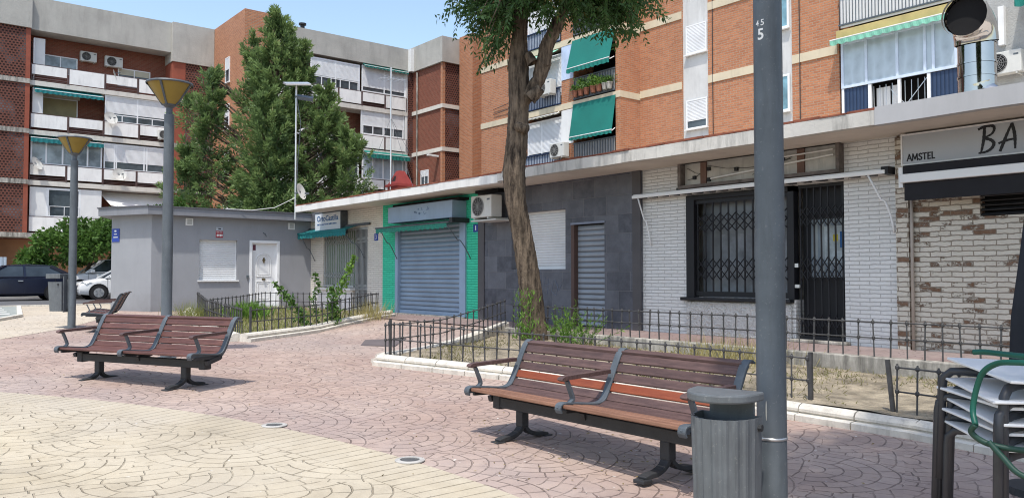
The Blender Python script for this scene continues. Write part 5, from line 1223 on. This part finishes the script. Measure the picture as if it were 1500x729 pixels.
vine('second bushy stem beside the tall weed before the shop grille', [(-16.2, 8.0, -.05), (-16.22, 8.0, .5), (-16.3, 8.05, .7)], .10, 260, .08)
def tuft(label, base, n, h, spread, mat, w=.012, name='grass_tuft', cat='weed', group=None):
    t = thing(name, label, cat, base, group=group); b = np.array(base)
    P = b+np.c_[RNG.normal(size=(n, 2))*spread, np.zeros(n)]; D = np.c_[RNG.normal(size=(n, 2))*.35, np.ones(n)]
    leaves('blades', P, D, RNG.uniform(.5, 1.1, n)*h, w, RNG.random(n)*.8, mat, t, droop=.08)
    return t
tuft('feathery green weed at the corner of the fence beside the kiosk wall', (-19.2, 5.95, -.08), 520, .62, .24, m_grass, .007)
tuft('leafy weed clump inside the planter below the white door', (-18.7, 7.1, -.05), 420, .55, .2, m_weed, .03)
tuft('brown dry stalks at the right end of the weedy planter', (-16.85, 9.3, -.1), 300, .65, .22, m_straw, .01)
tuft('yellow straw weed leaning on the retaining wall behind the near bench', (-6.2, 8.7, -.2), 330, .55, .3, m_straw, .008)
tuft('yellow straw weed further left along the retaining wall', (-6.9, 8.9, -.2), 160, .45, .22, m_straw, .008)
for i, (lb, x, y, z, s) in enumerate((('bushy green weed just right of the tree trunk', -9.6, 9.05, -.15, .32), ('smaller green weed between trunk and bushy weed', -10.1, 9.15, -.15, .16))):
    k = 900 if i == 0 else 250; t = thing('green_weed', lb, 'weed', (x, y, z)); c = np.array([x, y, z]); st = MB(); P, D = [], []
    for q in range(34 if i == 0 else 12):
        d = unit(RNG.normal(size=3)*np.array([.55, .55, .2])+UP*.9); L = RNG.uniform(.35, .65)*(1.2 if i == 0 else .8); o = c+np.array([*RNG.normal(size=2)*s*.5, 0])
        st.tube([o, o+d*L*.5, o+d*L], [.005, .004, .002], 4, False)
        m = k//34 if i == 0 else k//12
        for u in range(m): P.append(o+d*L*(.25+.75*RNG.random())); D.append(d+RNG.normal(size=3)*.7)
    ob('stems', st, m_weed, t); k = len(P); leaves('leaves', P, D, RNG.uniform(.05, .1, k), .016, RNG.random(k)*.8, m_weed, t)
k = 420; a = RNG.random(k)*2*PI; z = RNG.random(k)**1.6*.85-.1
shoot = thing('ivy_shoots', 'bright green shoots growing up the foot of the tree trunk', 'shoots', (-10.7, 8.95, -.15))
leaves('leaves', np.c_[-10.78+.16*RNG.normal(size=k)*.9+.07, 8.94+.06*RNG.normal(size=k)-.02, z], np.c_[RNG.normal(size=(k, 2))*.4, np.ones(k)*.9], RNG.uniform(.05, .11, k), .022, RNG.random(k)*.8, m_weed, shoot)
m_drygr = leafmat('withered_grass', (.10, .105, .035), (.27, .235, .10), (.38, .32, .18), .15)
# grass: nobody could count it
n = 9000; q = RNG.random((n, 2)); px_ = -22.6+q[:, 0]*7.9; py_ = 5.5+q[:, 1]*4.2
from math import inf
def inside(x, y, poly):
    r = np.zeros(len(x), bool); j = len(poly)-1
    for i in range(len(poly)):
        xi, yi = poly[i]; xj, yj = poly[j]; c = ((yi > y) != (yj > y)) & (x < (xj-xi)*(y-yi)/(yj-yi+1e-12)+xi); r ^= c; j = i
    return r
ok = inside(px_, py_, P1); px_, py_ = px_[ok], py_[ok]; k = len(px_)
g = leaves('planter_grass', np.c_[px_, py_, np.array([zg(x, y)+.05 for x, y in zip(px_, py_)])], np.c_[RNG.normal(size=(k, 2))*.4, np.ones(k)], RNG.uniform(.06, .24, k), .012, RNG.random(k), m_grass, None, kind='stuff')
n = 34000; px_ = -12+RNG.random(n)*13; py_ = 6+RNG.random(n)*3.4; ns = np.sin(px_*1.3+.5)*np.sin(py_*2.2)+np.sin(px_*3.1+py_*2)*.6+RNG.normal(size=n)*.5
lim = np.interp(px_, [p[0] for p in A2], [p[1] for p in A2])+.12; lim = np.where(px_ < -10.45, 9.45-(px_+12.1)/1.65*3.5, lim)
ok = (ns > .35) & (py_ > lim); px_, py_ = px_[ok], py_[ok]; k = len(px_)
leaves('dry_ground_cover', np.c_[px_, py_, np.array([zs2(x, y) for x, y in zip(px_, py_)])], np.c_[RNG.normal(size=(k, 2))*.8, np.ones(k)*.8], RNG.uniform(.025, .10, k), .010, np.clip(RNG.random(k)*.8+.05, 0, 1), m_drygr, None, kind='stuff')
for p in POTS:
    h = p['_h']; del p['_h']; b = np.array(p.location); k = int(160*h/.35)
    leaves('plant', b+np.c_[RNG.normal(size=(k, 2))*.10, .26+RNG.random(k)*h*.8], RNG.normal(size=(k, 3))+UP*.5, .11, .05, RNG.random(k)*.9, m_weed if h > .4 else m_bush, p)

k = 520; lx_ = np.concatenate([RNG.normal(-4.9, .9, k//2), RNG.uniform(-12, 0, k//2)]); lyy = np.concatenate([RNG.normal(4.5, .5, k//2), RNG.uniform(2, 7.6, k//2)])
okk = (np.hypot(lx_+4.2, lyy+7.36) < 14.4); lx_, lyy = lx_[okk], lyy[okk]; k = len(lx_)
m_litter = leafmat('dry_litter', (.16, .11, .05), (.34, .27, .14), (.62, .6, .55), .1)
leaves('fallen_leaf_litter', np.c_[lx_, lyy, np.array([zp(x)+.009 for x in lx_])], np.c_[RNG.normal(size=(k, 2)), RNG.random(k)*.15], RNG.uniform(.012, .04, k), .012, RNG.random(k), m_litter, None, W=np.c_[RNG.normal(size=(k, 2)), RNG.normal(size=k)*.2], kind='stuff')

# ------------------------------------------------------------------ benches
def strap_profile(): return [(-.30, .375), (-.315, .41), (-.28, .445), (-.12, .432), (.06, .412), (.15, .425), (.20, .48), (.26, .60), (.32, .72), (.36, .79), (.41, .825), (.455, .805)]
def smoothpts(p, k=4):
    out = []
    for i in range(len(p)-1):
        a = p[max(0, i-1)]; b = p[i]; c = p[i+1]; d = p[min(len(p)-1, i+2)]
        for q in range(k):
            t = q/k; out.append(tuple(.5*((2*b[j])+(-a[j]+c[j])*t+(2*a[j]-5*b[j]+4*c[j]-d[j])*t*t+(-a[j]+3*b[j]-3*c[j]+d[j])*t**3) for j in range(len(b))))
    return out+[p[-1]]
def flatstrip(mb, pts, x, w, th):
    k = len(pts); vs = []
    for i in range(k):
        a = pts[max(0, i-1)]; b = pts[min(k-1, i+1)]; t = Vector((0, b[0]-a[0], b[1]-a[1])).normalized(); nrm = Vector((0, -t.z, t.y)); c = Vector((x, pts[i][0], pts[i][1]))
        for s, u in ((-1, -1), (1, -1), (1, 1), (-1, 1)): vs.append(c+Vector((w/2*s, 0, 0))+nrm*th/2*u)
    fs = [(4*i+j, 4*i+(j+1) % 4, 4*i+4+(j+1) % 4, 4*i+4+j) for i in range(k-1) for j in range(4)]+[(3, 2, 1, 0), tuple(4*(k-1)+j for j in range(4))]
    return mb.add(vs, fs)
def bench(label, loc, rz, mats, L=2.46, foot=.81):
    """mats: back slats from the top down, then seat slats from the front"""
    t = thing('park_bench', label, 'bench', loc, rz); prof = smoothpts(strap_profile()); xs = (-L/2+.035, 0, L/2-.035)
    for x in xs:
        s = ob('bench_frame', flatstrip(MB(), prof, x, .066, .016), m_iron, t, local=True, bevel=.004)
        ob('frame_web', flatstrip(MB(), [(p[0]+(.02 if p[1] > .46 else 0), p[1]-(.03 if p[1] <= .46 else .012)) for p in prof[6:-6]], x, .016, .05), m_iron, s, local=True)
    back = [(.395, .818, 12), (.345, .757, 62), (.305, .683, 63), (.268, .608, 63), (.232, .533, 63), (.193, .462, 55)]
    seat = [(-.245, .425, -6), (-.145, .418, -7), (-.048, .407, -7), (.052, .398, -5), (.138, .408, 20)]
    for bay in (0, 1):
        x0, x1 = (xs[bay]+.02, xs[bay+1]-.02)
        for i, (y, z, an) in enumerate(back):
            w = .070 if i else .078; a = R(an); d = Vector((0, math.cos(a), math.sin(a)))
            c = Vector(((x0+x1)/2, y, z)); nrm = Vector((0, -d.z, d.y)); c -= nrm*.014*(-1)
            mb = MB().bar((0-(x1-x0)/2, 0, 0), ((x1-x0)/2, 0, 0), w, .026)
            o = ob('back_slat', mb, mats[i], t, local=True, bevel=.005); o.location = c-nrm*.028; o.rotation_euler = (a, 0, 0)
        for i, (y, z, an) in enumerate(seat):
            mb = MB().bar((-(x1-x0)/2, 0, 0), ((x1-x0)/2, 0, 0), .088, .03)
            o = ob('seat_slat', mb, mats[6+i], t, local=True, bevel=.007); o.location = ((x0+x1)/2, y, z-.004); o.rotation_euler = (R(an), 0, 0)
    for x in xs:
        arm = smoothpts([(-.285, .618), (-.26, .635), (-.12, .642), (.05, .648), (.23, .655)])
        ob('armrest', flatstrip(MB(), arm, x, .062, .032), m_woodw, t, local=True, bevel=.008)
        ob('arm_support', flatstrip(MB(), smoothpts([(-.20, .44), (-.165, .47), (-.19, .54), (-.225, .615)]), x, .045, .018), m_iron, t, local=True)
        ob('seat_bracket', MB().bar((x, -.24, .385), (x, .17, .372), .03, .035).bar((x, -.06, .32), (x, .14, .372), .05, .05), m_dark, t, local=True)
    ob('beam', MB().box(-L/2+.16, L/2-.16, -.045, .045, .255, .345), m_dark, t, local=True, bevel=.006)
    for s in (-1, 1):
        ob('end_cap', MB().box(min(s*(L/2-.165), s*(L/2-.07)), max(s*(L/2-.165), s*(L/2-.07)), -.055, .055, .24, .37), m_dark, t, local=True, bevel=.01)
        f = ob('foot', MB().box(s*foot-.045, s*foot+.045, -.04, .04, .12, .26), m_dark, t, local=True, bevel=.012)
        for q in (-1, 1):
            mb = MB(); pts = smoothpts([(0, .15), (q*.05, .085), (q*.13, .05), (q*.21, .042), (q*.27, .028)]); flatstrip(mb, pts, s*foot, .075, .036); mb.box(s*foot-.05, s*foot+.05, min(q*.22, q*.31), max(q*.22, q*.31), 0.0, .028)
            ob('foot_branch', mb, m_dark, f, local=True, bevel=.006)
    return t
dk = [m_wood]*11
nr = [m_woodw, m_woodw, m_woodw, m_woodw, m_wood3, m_woodw]+[m_wood2, m_wood2, m_wood2, m_woodw, m_woodw]
b2 = bench('brown slatted bench with one orange slat standing by the litter bin in front', (-4.60, 4.47, zp(-4.6)), 0, nr)
b1 = bench('dark brown slatted bench on the red paving at left', (-10.50, 2.66, zp(-10.5)-.03), R(26), dk, L=2.32, foot=.74)
b3 = bench('far bench seen end on beside the grey kiosk corner', (-18.83, 4.02, zp(-18.8)-.06), R(-17), dk, L=2.3)

# ------------------------------------------------------------------ street lamps and litter bins
def lamp(label, x, y, z0, top, r=.078):
    t = thing('street_lamp', label, 'street lamp', (x, y, z0)); H = top-z0
    ob('pole', MB().lathe([(r*1.06, 0), (r*1.06, .02), (r, .03), (r, H*.45), (r*.93, H-.52), (r*.93, H-.5)], (0, 0, 0), 24), m_pole, t, local=True, smooth=True, angle=30)
    ob('base_plate', MB().lathe([(0, .012), (r*1.9, .012), (r*1.9, 0)], (0, 0, 0), 20), m_pole, t, local=True)
    h = ob('lamp_head', MB().lathe([(r*.93, H-.5), (r*.6, H-.49), (r*.6, H-.40), (.10, H-.36), (.095, H-.345)], (0, 0, 0), 20), m_iron, t, local=True, smooth=True, angle=30)
    ob('amber_shade', MB().lathe([(.095, H-.345), (.14, H-.30), (.318, H-.03)], (0, 0, 0), 24), m_amber, h, local=True, smooth=True)
    ob('lamp_cap', MB().lathe([(.335, H-.045), (.345, H-.03), (.335, H-.01), (.15, H+.02), (0, H+.03)], (0, 0, 0), 28), m_iron, h, local=True, smooth=True, angle=40)
    ob('inner_lamp', MB().lathe([(0, H-.34), (.06, H-.33), (.06, H-.1), (0, H-.08)], (0, 0, 0), 12), m_white, h, local=True, smooth=True)
    for i in range(4):
        a = i*PI/2+R(51)+PI/2; c, s = math.cos(a), math.sin(a)
        ob('rib', MB().bar((.1*c, .1*s, H-.35), (.328*c, .328*s, H-.03), .03, .028), m_iron, h, local=True)
    return t
lamp('tall street lamp behind the dark brown bench with amber bowl', -12.87, 3.61, zp(-12.87), 3.97)
l3 = lamp('smaller looking street lamp at far left carrying a litter bin', -19.28, 3.48, zp(-19.28), 3.97)
lx, ly_ = -2.545, 3.86
l1 = lamp('thick grey lamp post with stencilled white number 5 in the foreground', lx, ly_, zp(lx), 3.97, .0785)
ob('metal_band', MB().lathe([(.0795, .585), (.0815, .585), (.0815, .60), (.0795, .60)], (0, 0, 0), 24), m_alu, l1, local=True, smooth=True)
for z, h in ((.555, .03), (1.13, .02)): pass
def on_pole(name, s, ang, z, height, mat, parent, r, bold=0.0):
    t = text_mesh(s, 1, bold); ys = [v[1] for v in t.v]; y0, hh = min(ys), max(ys)-min(ys); k = height/hh
    mb = MB(); mb.f = t.f; mb.v = []
    for v in t.v:
        a = ang+(v[0]-t.x0-t.w/2)*k*.95/r; mb.v.append((r*math.cos(a), r*math.sin(a), z+(v[1]-y0)*k))
    return ob(name, mb, mat, parent, local=True)
camang = math.atan2(-ly_, -lx)
zz = 1.0-zp(lx)
on_pole('stencil_number', '5', camang-.50, zz+1.285, .062, m_white, l1, .0778, .02); on_pole('stencil_number', '4', camang-.76, zz+1.362, .034, m_white, l1, .0778, .01); on_pole('stencil_number', '5', camang-.36, zz+1.362, .034, m_white, l1, .0778, .01)
mb = MB(); ch_ = [(camang-.35+.05*math.cos(i*.7), .745+.055*math.sin(i*.7)) for i in range(9)]
mb.add([(.0795*math.cos(a), .0795*math.sin(a), z) for a, z in ch_], [tuple(range(9))]); ob('paint_chip', mb, plain('chipped_paint', (.42, .42, .38), .8), l1, local=True)

def dprofile(w, d, n=14, bulge=1.0):
    """flat back along +y, rounded front"""
    return [(w/2, d*.5)]+[(w/2*math.cos(PI*i/n), d*.5-d*bulge*math.sin(PI*i/n)**.8) for i in range(n+1)][0:]+[(-w/2, d*.5)]
def litter_bin(label, loc, rz, w=.37, h=.62, d=.27, gap=.085, taper=.93, lid=.055, ribs=True, hang=.15):
    t = thing('litter_bin', label, 'litter bin', loc, rz); n = 40; mb = MB()
    ring = []
    for i in range(n+1):
        a = PI*i/n; f = 1+(.018*(1 if (i//2) % 2 else -1) if ribs and 2 < i < n-2 else 0)
        ring.append((w/2*math.cos(a)*f, d*.45-d*math.sin(a)**.75*f))
    ring += [(-w/2*.98, d*.5), (w/2*.98, d*.5)]; m = len(ring)
    for z, k in ((hang, taper), (hang+h, 1.0), (hang+h, .93), (hang+.05, taper*.9)): mb.v += [(x*k, (y-d*.45)*k+d*.45, z) for x, y in ring]
    mb.f = [(i*m+j, i*m+(j+1) % m, (i+1)*m+(j+1) % m, (i+1)*m+j) for i in range(3) for j in range(m)]+[tuple(range(m-1, -1, -1)), tuple(3*m+j for j in range(m))]
    b = ob('bin_body', mb, m_bin, t, local=True); zt = hang+h
    ob('inner_liner', MB().prism([(x*.92, (y-d*.45)*.92+d*.44) for x, y in ring], zt-.12, zt-.055), m_hole, b, local=True)
    lidp = [(w*.55*math.cos(PI*i/24), d*.45-d*1.12*max(0, math.sin(PI*i/24))**.75) for i in range(25)]
    lo = ob('lid', MB().prism(lidp, zt+gap, zt+gap+lid), m_bin, t, local=True, bevel=.01)
    ob('back_plate', MB().box(-w*.36, w*.36, d*.5+.003, d*.5+.022, hang-.02, zt+gap+lid*.5), m_bin, t, local=True, bevel=.004)
    ob('bracket', MB().box(-.03, .03, d*.5+.022, d*.5+.07, hang+.06, zt+gap-.02), m_bin, t, local=True, bevel=.004)
    ob('lock', MB().tube([(w*.43, d*.3, zt-.05), (w*.55, d*.3, zt-.05)], .018, 8), m_dark, b, local=True)
    return t
r_ = Vector((.627, .779, 0)); f_ = Vector((-.779, .627, 0))
bpos = Vector((-2.59, 3.475, 0)); back = (r_*.62+f_*.78).normalized(); rz = math.atan2(back.y, back.x)-PI/2
litter_bin('ribbed grey litter bin with lid hung on the foreground lamp post', (bpos.x, bpos.y, zp(-2.59)), rz, w=.345, h=.62, d=.25, gap=.085, lid=.045, hang=.12)
bp3 = Vector((-19.28, 3.48, 0))-r_*.30; rz3 = math.atan2(r_.y, r_.x)-PI/2
litter_bin('rounded dark grey litter bin on the far left lamp post', (bp3.x, bp3.y, zp(-19.28)), rz3, w=.40, h=.62, d=.36, gap=.07, lid=.10, taper=.88, ribs=False, hang=.36)

# ------------------------------------------------------------------ ground spotlights
for lb, x, y in (('round ground spotlight on the yellow rim nearest the litter bin', -5.3, 3.27), ('round ground spotlight on the yellow rim before the left bench', -7.12, 2.95)):
    t = thing('ground_light', lb, 'ground light', (x, y, zp(x)))
    ob('ring', MB().lathe([(.115, .004), (.115, .012), (.10, .017), (.075, .015), (.075, .006)], (0, 0, 0), 24), m_ring, t, local=True, smooth=True, angle=30)
    ob('lens', MB().lathe([(.075, .009), (.04, .012), (0, .013)], (0, 0, 0), 20), m_spot, t, local=True, smooth=True)

# ------------------------------------------------------------------ stacked tables, hose and closed parasol
tl = ['top table of the stack with tilted white top', 'second table from the top of the white stack', 'third table from the top of the white stack', 'third table from the bottom of the white stack', 'second table from the bottom of the white stack', 'bottom table of the white stack standing on the paving']
tx, ty, tz = -1.22, 3.90, zp(-1.16)
def table(i, z, rz, dx, dy, tilt, leg):
    t = thing('bistro_table', tl[i], 'table', (tx+dx, ty+dy, tz+z), rz, 'stacked terrace tables')
    h = .71; s = .30
    tp_ = ob('table_top', MB().box(-.33, .33, -.33, .33, h, h+.012), m_tabtop, t, local=True, bevel=.004); tp_.rotation_euler = tilt
    for sx in (-1, 1):
        for sy in (-1, 1):
            ob('leg', MB().tube([(sx*(s+.035), sy*(s+.035), -leg), (sx*(s+.02), sy*(s+.02), h-.10), (sx*(s+.015), sy*(s+.015), h-.06), (sx*(s-.01), sy*(s-.01), h-.03), (sx*(s-.05), sy*(s-.05), h-.024), (sx*.1, sy*.1, h-.024)], .0185, 10), m_tableg, t, local=True, smooth=True)
    ob('frame', MB().tube([(-.2, -.2, h-.022), (.2, .2, h-.022)], .014, 6).tube([(-.2, .2, h-.022), (.2, -.2, h-.022)], .014, 6), m_tableg, t, local=True)
TZ = [.075, .13, .18, .225, .275, .345]
for k in range(6):
    i = 5-k
    table(i, TZ[k]+.03, R(40+[0, 3, -2, 4, -3, 2][k]), [.0, -.03, .01, -.035, .02, -.01][k], [.0, .03, -.01, .03, -.02, .01][k], (R([0, 0, .6, -.5, 1, 2.2][k]), R([0, .5, -.4, .8, -1.2, 1.8][k]), 0), .102 if k == 0 else -.12-.03*(k % 3))
hz = thing('garden_hose', 'green hose looped over the stacked white tables', 'hose', (tx, ty, .6))
def hose_run(pts, mat): return ob('hose', MB().tube([Vector(p) for p in smoothpts(pts, 6)], .0115, 8), mat, hz, smooth=True)
hose_run([(-1.31, 3.34, .43), (-1.33, 3.37, .48), (-1.32, 3.38, .56), (-1.29, 3.37, .63), (-1.23, 3.34, .67), (-1.15, 3.28, .685), (-1.04, 3.25, .69), (-.8, 3.3, .69)], m_green)
hose_run([(-1.41, 3.59, .685), (-1.36, 3.58, .69), (-1.26, 3.53, .69), (-1.15, 3.51, .69), (-.9, 3.6, .69)], m_green)
m_hose2 = plain('dark_green_hose', (.012, .05, .035), .5)
hose_run([(-1.31, 3.34, .43), (-1.33, 3.35, .40), (-1.30, 3.36, .37), (-1.25, 3.37, .355), (-1.17, 3.39, .35), (-1.0, 3.4, .36)], m_hose2)
hose_run([(-1.27, 3.355, .37), (-1.22, 3.35, .32), (-1.16, 3.34, .27), (-1.05, 3.35, .24)], m_hose2)
pz = zp(-2.0); pa = thing('closed_parasol', 'closed dark terrace parasol at the right edge of the picture', 'parasol', (-2.02, 6.28, pz))
ob('pole', MB().tube([(0, 0, 0), (0, 0, 2.3)], .022, 8), m_alu, pa, local=True)
mb = MB(); n = 28
for z, r in ((.85, .17), (.9, .185), (1.2, .17), (1.6, .12), (2.0, .075), (2.2, .045)):
    for j in range(n): a = 2*PI*j/n; q = r*(1+.16*math.sin(7*a)); mb.v.append((q*math.cos(a), q*math.sin(a), z))
mb.f = [(i*n+j, i*n+(j+1) % n, (i+1)*n+(j+1) % n, (i+1)*n+j) for i in range(5) for j in range(n)]
ob('folded_cloth', mb, plain('charcoal_cloth', (.022, .024, .03), .85, var=.3), pa, local=True, smooth=True)
ob('foot', MB().lathe([(.0, .06), (.05, .06), (.24, .05), (.25, 0)], (0, 0, 0), 18), m_dark, pa, local=True)

# ------------------------------------------------------------------ cars
def car(name, label, loc, rz, paint, k=(1, 1, 1), van=False):
    t = thing(name, label, 'car', loc, rz)
    st = [(-2.02, .35, .50, .60), (-1.95, .24, .66, .74), (-1.6, .2, .80, .83), (-1.1, .18, .90, .86), (-.6, .18, .94, .87), (.3, .18, .96, .875), (1.2, .2, .97, .86), (1.75, .22, .95, .80), (1.98, .3, .88, .70), (2.02, .4, .6, .66)]
    mb = MB()
    for x, zb, zt, hw in st:
        zm = zb+(zt-zb)*.55; half = [(hw*.86, zb), (hw*.99, zb+.1), (hw, zm), (hw*.97, zt-.06), (hw*.86, zt), (hw*.4, zt+.025)]
        mb.v += [(x, y, z) for y, z in half]+[(x, -y, z) for y, z in half[::-1]]
    n = 12; mb.f = [(i*n+j, (i+1)*n+j, (i+1)*n+(j+1) % n, i*n+(j+1) % n) for i in range(len(st)-1) for j in range(n)]+[tuple(range(n)), tuple(range(len(st)*n-1, len(st)*n-n-1, -1))]
    bd = ob('body', mb, paint, t, local=True, smooth=True, angle=42)
    cab = [(-1.02, .93, .80), (-.28, 1.40, .62), (.4, 1.45, .62), (1.15, 1.41, .60), (1.90, .97, .72)]
    ob('windows', MB().add([(x, y*s, z) for x, z, y in cab for s in (1, -1)], [(0, 2, 4, 6, 8), (9, 7, 5, 3, 1), (0, 1, 3, 2), (2, 3, 5, 4), (4, 5, 7, 6), (6, 7, 9, 8)]), m_carglass, t, local=True)
    rf = MB(); 
    for (xa, za, ya), (xb, zb, yb) in zip(cab[1:3], cab[2:4]):
        rf.add([(xa, -ya-.012, za+.0), (xa, ya+.012, za), (xb, yb+.012, zb), (xb, -yb-.012, zb), (xa, -ya*.9, za+.035), (xa, ya*.9, za+.035), (xb, yb*.9, zb+.035), (xb, -yb*.9, zb+.035)], [(4, 5, 6, 7), (0, 4, 7, 3), (1, 2, 6, 5), (0, 1, 5, 4), (3, 7, 6, 2)])
    ob('roof', rf, paint, t, local=True, smooth=True, angle=50)
    pl_ = MB()
    for s in (1, -1):
        pl_.bar((-1.04, .80*s, .93), (-.27, .625*s, 1.41), .06, .06).bar((1.15, .61*s, 1.41), (1.92, .72*s, .95), .10, .12).bar((.30, .80*s, .95), (.28, .64*s, 1.43), .07, .04)
        pl_.bar((-1.0, .83*s, .95), (1.85, .77*s, .97), .03, .04)
    ob('pillars', pl_, paint, t, local=True)
    dl = MB()
    for s in (1, -1):
        for x in (-.95, .30, 1.28): dl.bar((x, .877*s, .28), (x, .845*s, .93), .008, .012)
        dl.bar((-1.2, .872*s, .30), (1.3, .872*s, .30), .012, .012)
    ob('door_gap', dl, m_black, t, local=True)
    for s in (1, -1):
        ob('side_mirror', MB().box(-.88, -.70, min(.84*s, 1.0*s), max(.84*s, 1.0*s), .93, 1.06), paint, t, local=True, bevel=.03)
        ob('door_handle', MB().box(.08, .24, min(.86*s, .90*s), max(.86*s, .90*s), .79, .82), m_alu, t, local=True)
        ob('headlight', MB().add([(-1.93, .50*s, .64), (-1.72, .80*s, .68), (-1.55, .832*s, .80), (-1.86, .66*s, .76)], [(0, 1, 2, 3) if s > 0 else (3, 2, 1, 0)]).add([(-1.955, .48*s, .63), (-1.74, .815*s, .67), (-1.53, .845*s, .80), (-1.86, .68*s, .785)], [(0, 1, 2, 3)]), m_head, t, local=True)
        ob('tail_light', MB().box(1.93, 2.0, min(.55*s, .72*s), max(.55*s, .72*s), .62, .88), m_signred, t, local=True, bevel=.02)
        for x in (-1.28, 1.28):
            a = ob('wheel_arch', MB().tube([(x, .78*s, .33), (x, .872*s, .33)], .37, 20), m_hole, t, local=True)
            w = ob('wheel', MB().tube([(x, .68*s, .31), (x, .885*s, .31)], .31, 22), m_tyre, t, local=True, smooth=True, angle=40)
            ob('rim', MB().tube([(x, .886*s, .31), (x, .892*s, .31)], .20, 16), m_alu, w, local=True)
            mb = MB()
            for q in range(5): an_ = q*2*PI/5; mb.bar((x+.07*math.cos(an_), .893*s, .31+.07*math.sin(an_)), (x+.17*math.cos(an_), .893*s, .31+.17*math.sin(an_)), .05, .004)
            ob('spoke_gap', mb, m_black, w, local=True)
    ob('bumper_grille', MB().box(-2.03, -1.98, -.45, .45, .30, .44), m_black, t, local=True)
    ob('number_plate', MB().box(-2.045, -2.03, -.26, .26, .46, .56), m_white, t, local=True)
    t.scale = k; return t
car('parked_car', 'dark blue hatchback parked at the far left kerb', (-38.4, 4.75, .0), R(90), m_carblue, (1.1, 1, 1.0))
car('parked_car', 'nearer white car with visible headlight beside the kiosk', (-38.2, 9.05, .0), R(90), m_carwhite, (1.02, 1, .97))
car('parked_car', 'white car parked behind the nearer white car', (-40.6, 8.75, .02), R(90), m_carwhite, (1, 1.02, 1.2))

# ------------------------------------------------------------------ camera, sun and sky
cam = bpy.data.cameras.new('camera'); co = bpy.data.objects.new('camera', cam); COL.objects.link(co)
cam.sensor_width = 36; cam.lens = 28.32; cam.clip_end = 3000; cam.clip_start = .05
pit = math.atan((404-364.5)/1180)
co.location = (0, 0, 1.0); co.rotation_euler = (PI/2+pit, 0, R(51.16)); SC.camera = co
SV = Vector((.26, -.36, 1.0)).normalized()
elev = math.asin(SV.z); azi = math.atan2(SV.x, SV.y)
sun = bpy.data.lights.new('sun', 'SUN'); so = bpy.data.objects.new('sun', sun); COL.objects.link(so)
sun.energy = 4.1; sun.angle = R(1.2); sun.color = (1, .955, .88); so.rotation_euler = SV.to_track_quat('Z', 'Y').to_euler(); so.location = (0, 0, 30)
wd = bpy.data.worlds.new('World'); SC.world = wd; wd.use_nodes = True; nt = wd.node_tree
sk = nt.nodes.new('ShaderNodeTexSky'); sk.sky_type = 'NISHITA'; sk.sun_disc = False; sk.sun_elevation = elev; sk.sun_rotation = azi
sk.air_density = 1.15; sk.dust_density = 1.5; sk.ozone_density = 1.0; sk.altitude = 0
bg = nt.nodes['Background']; bg.inputs[1].default_value = .15; mu = nt.nodes.new('ShaderNodeVectorMath'); mu.operation = 'MULTIPLY'; mu.inputs[1].default_value = (1.72, 1.70, 1.64)
nt.links.new(sk.outputs[0], mu.inputs[0]); nt.links.new(mu.outputs[0], bg.inputs[0])
SC.view_settings.view_transform = 'Standard'; SC.view_settings.look = 'None'; SC.view_settings.exposure = 0; SC.view_settings.gamma = 1
SC.render.engine = 'CYCLES'; SC.cycles.use_denoising = True; SC.cycles.max_bounces = 6; SC.cycles.filter_width = 1.1
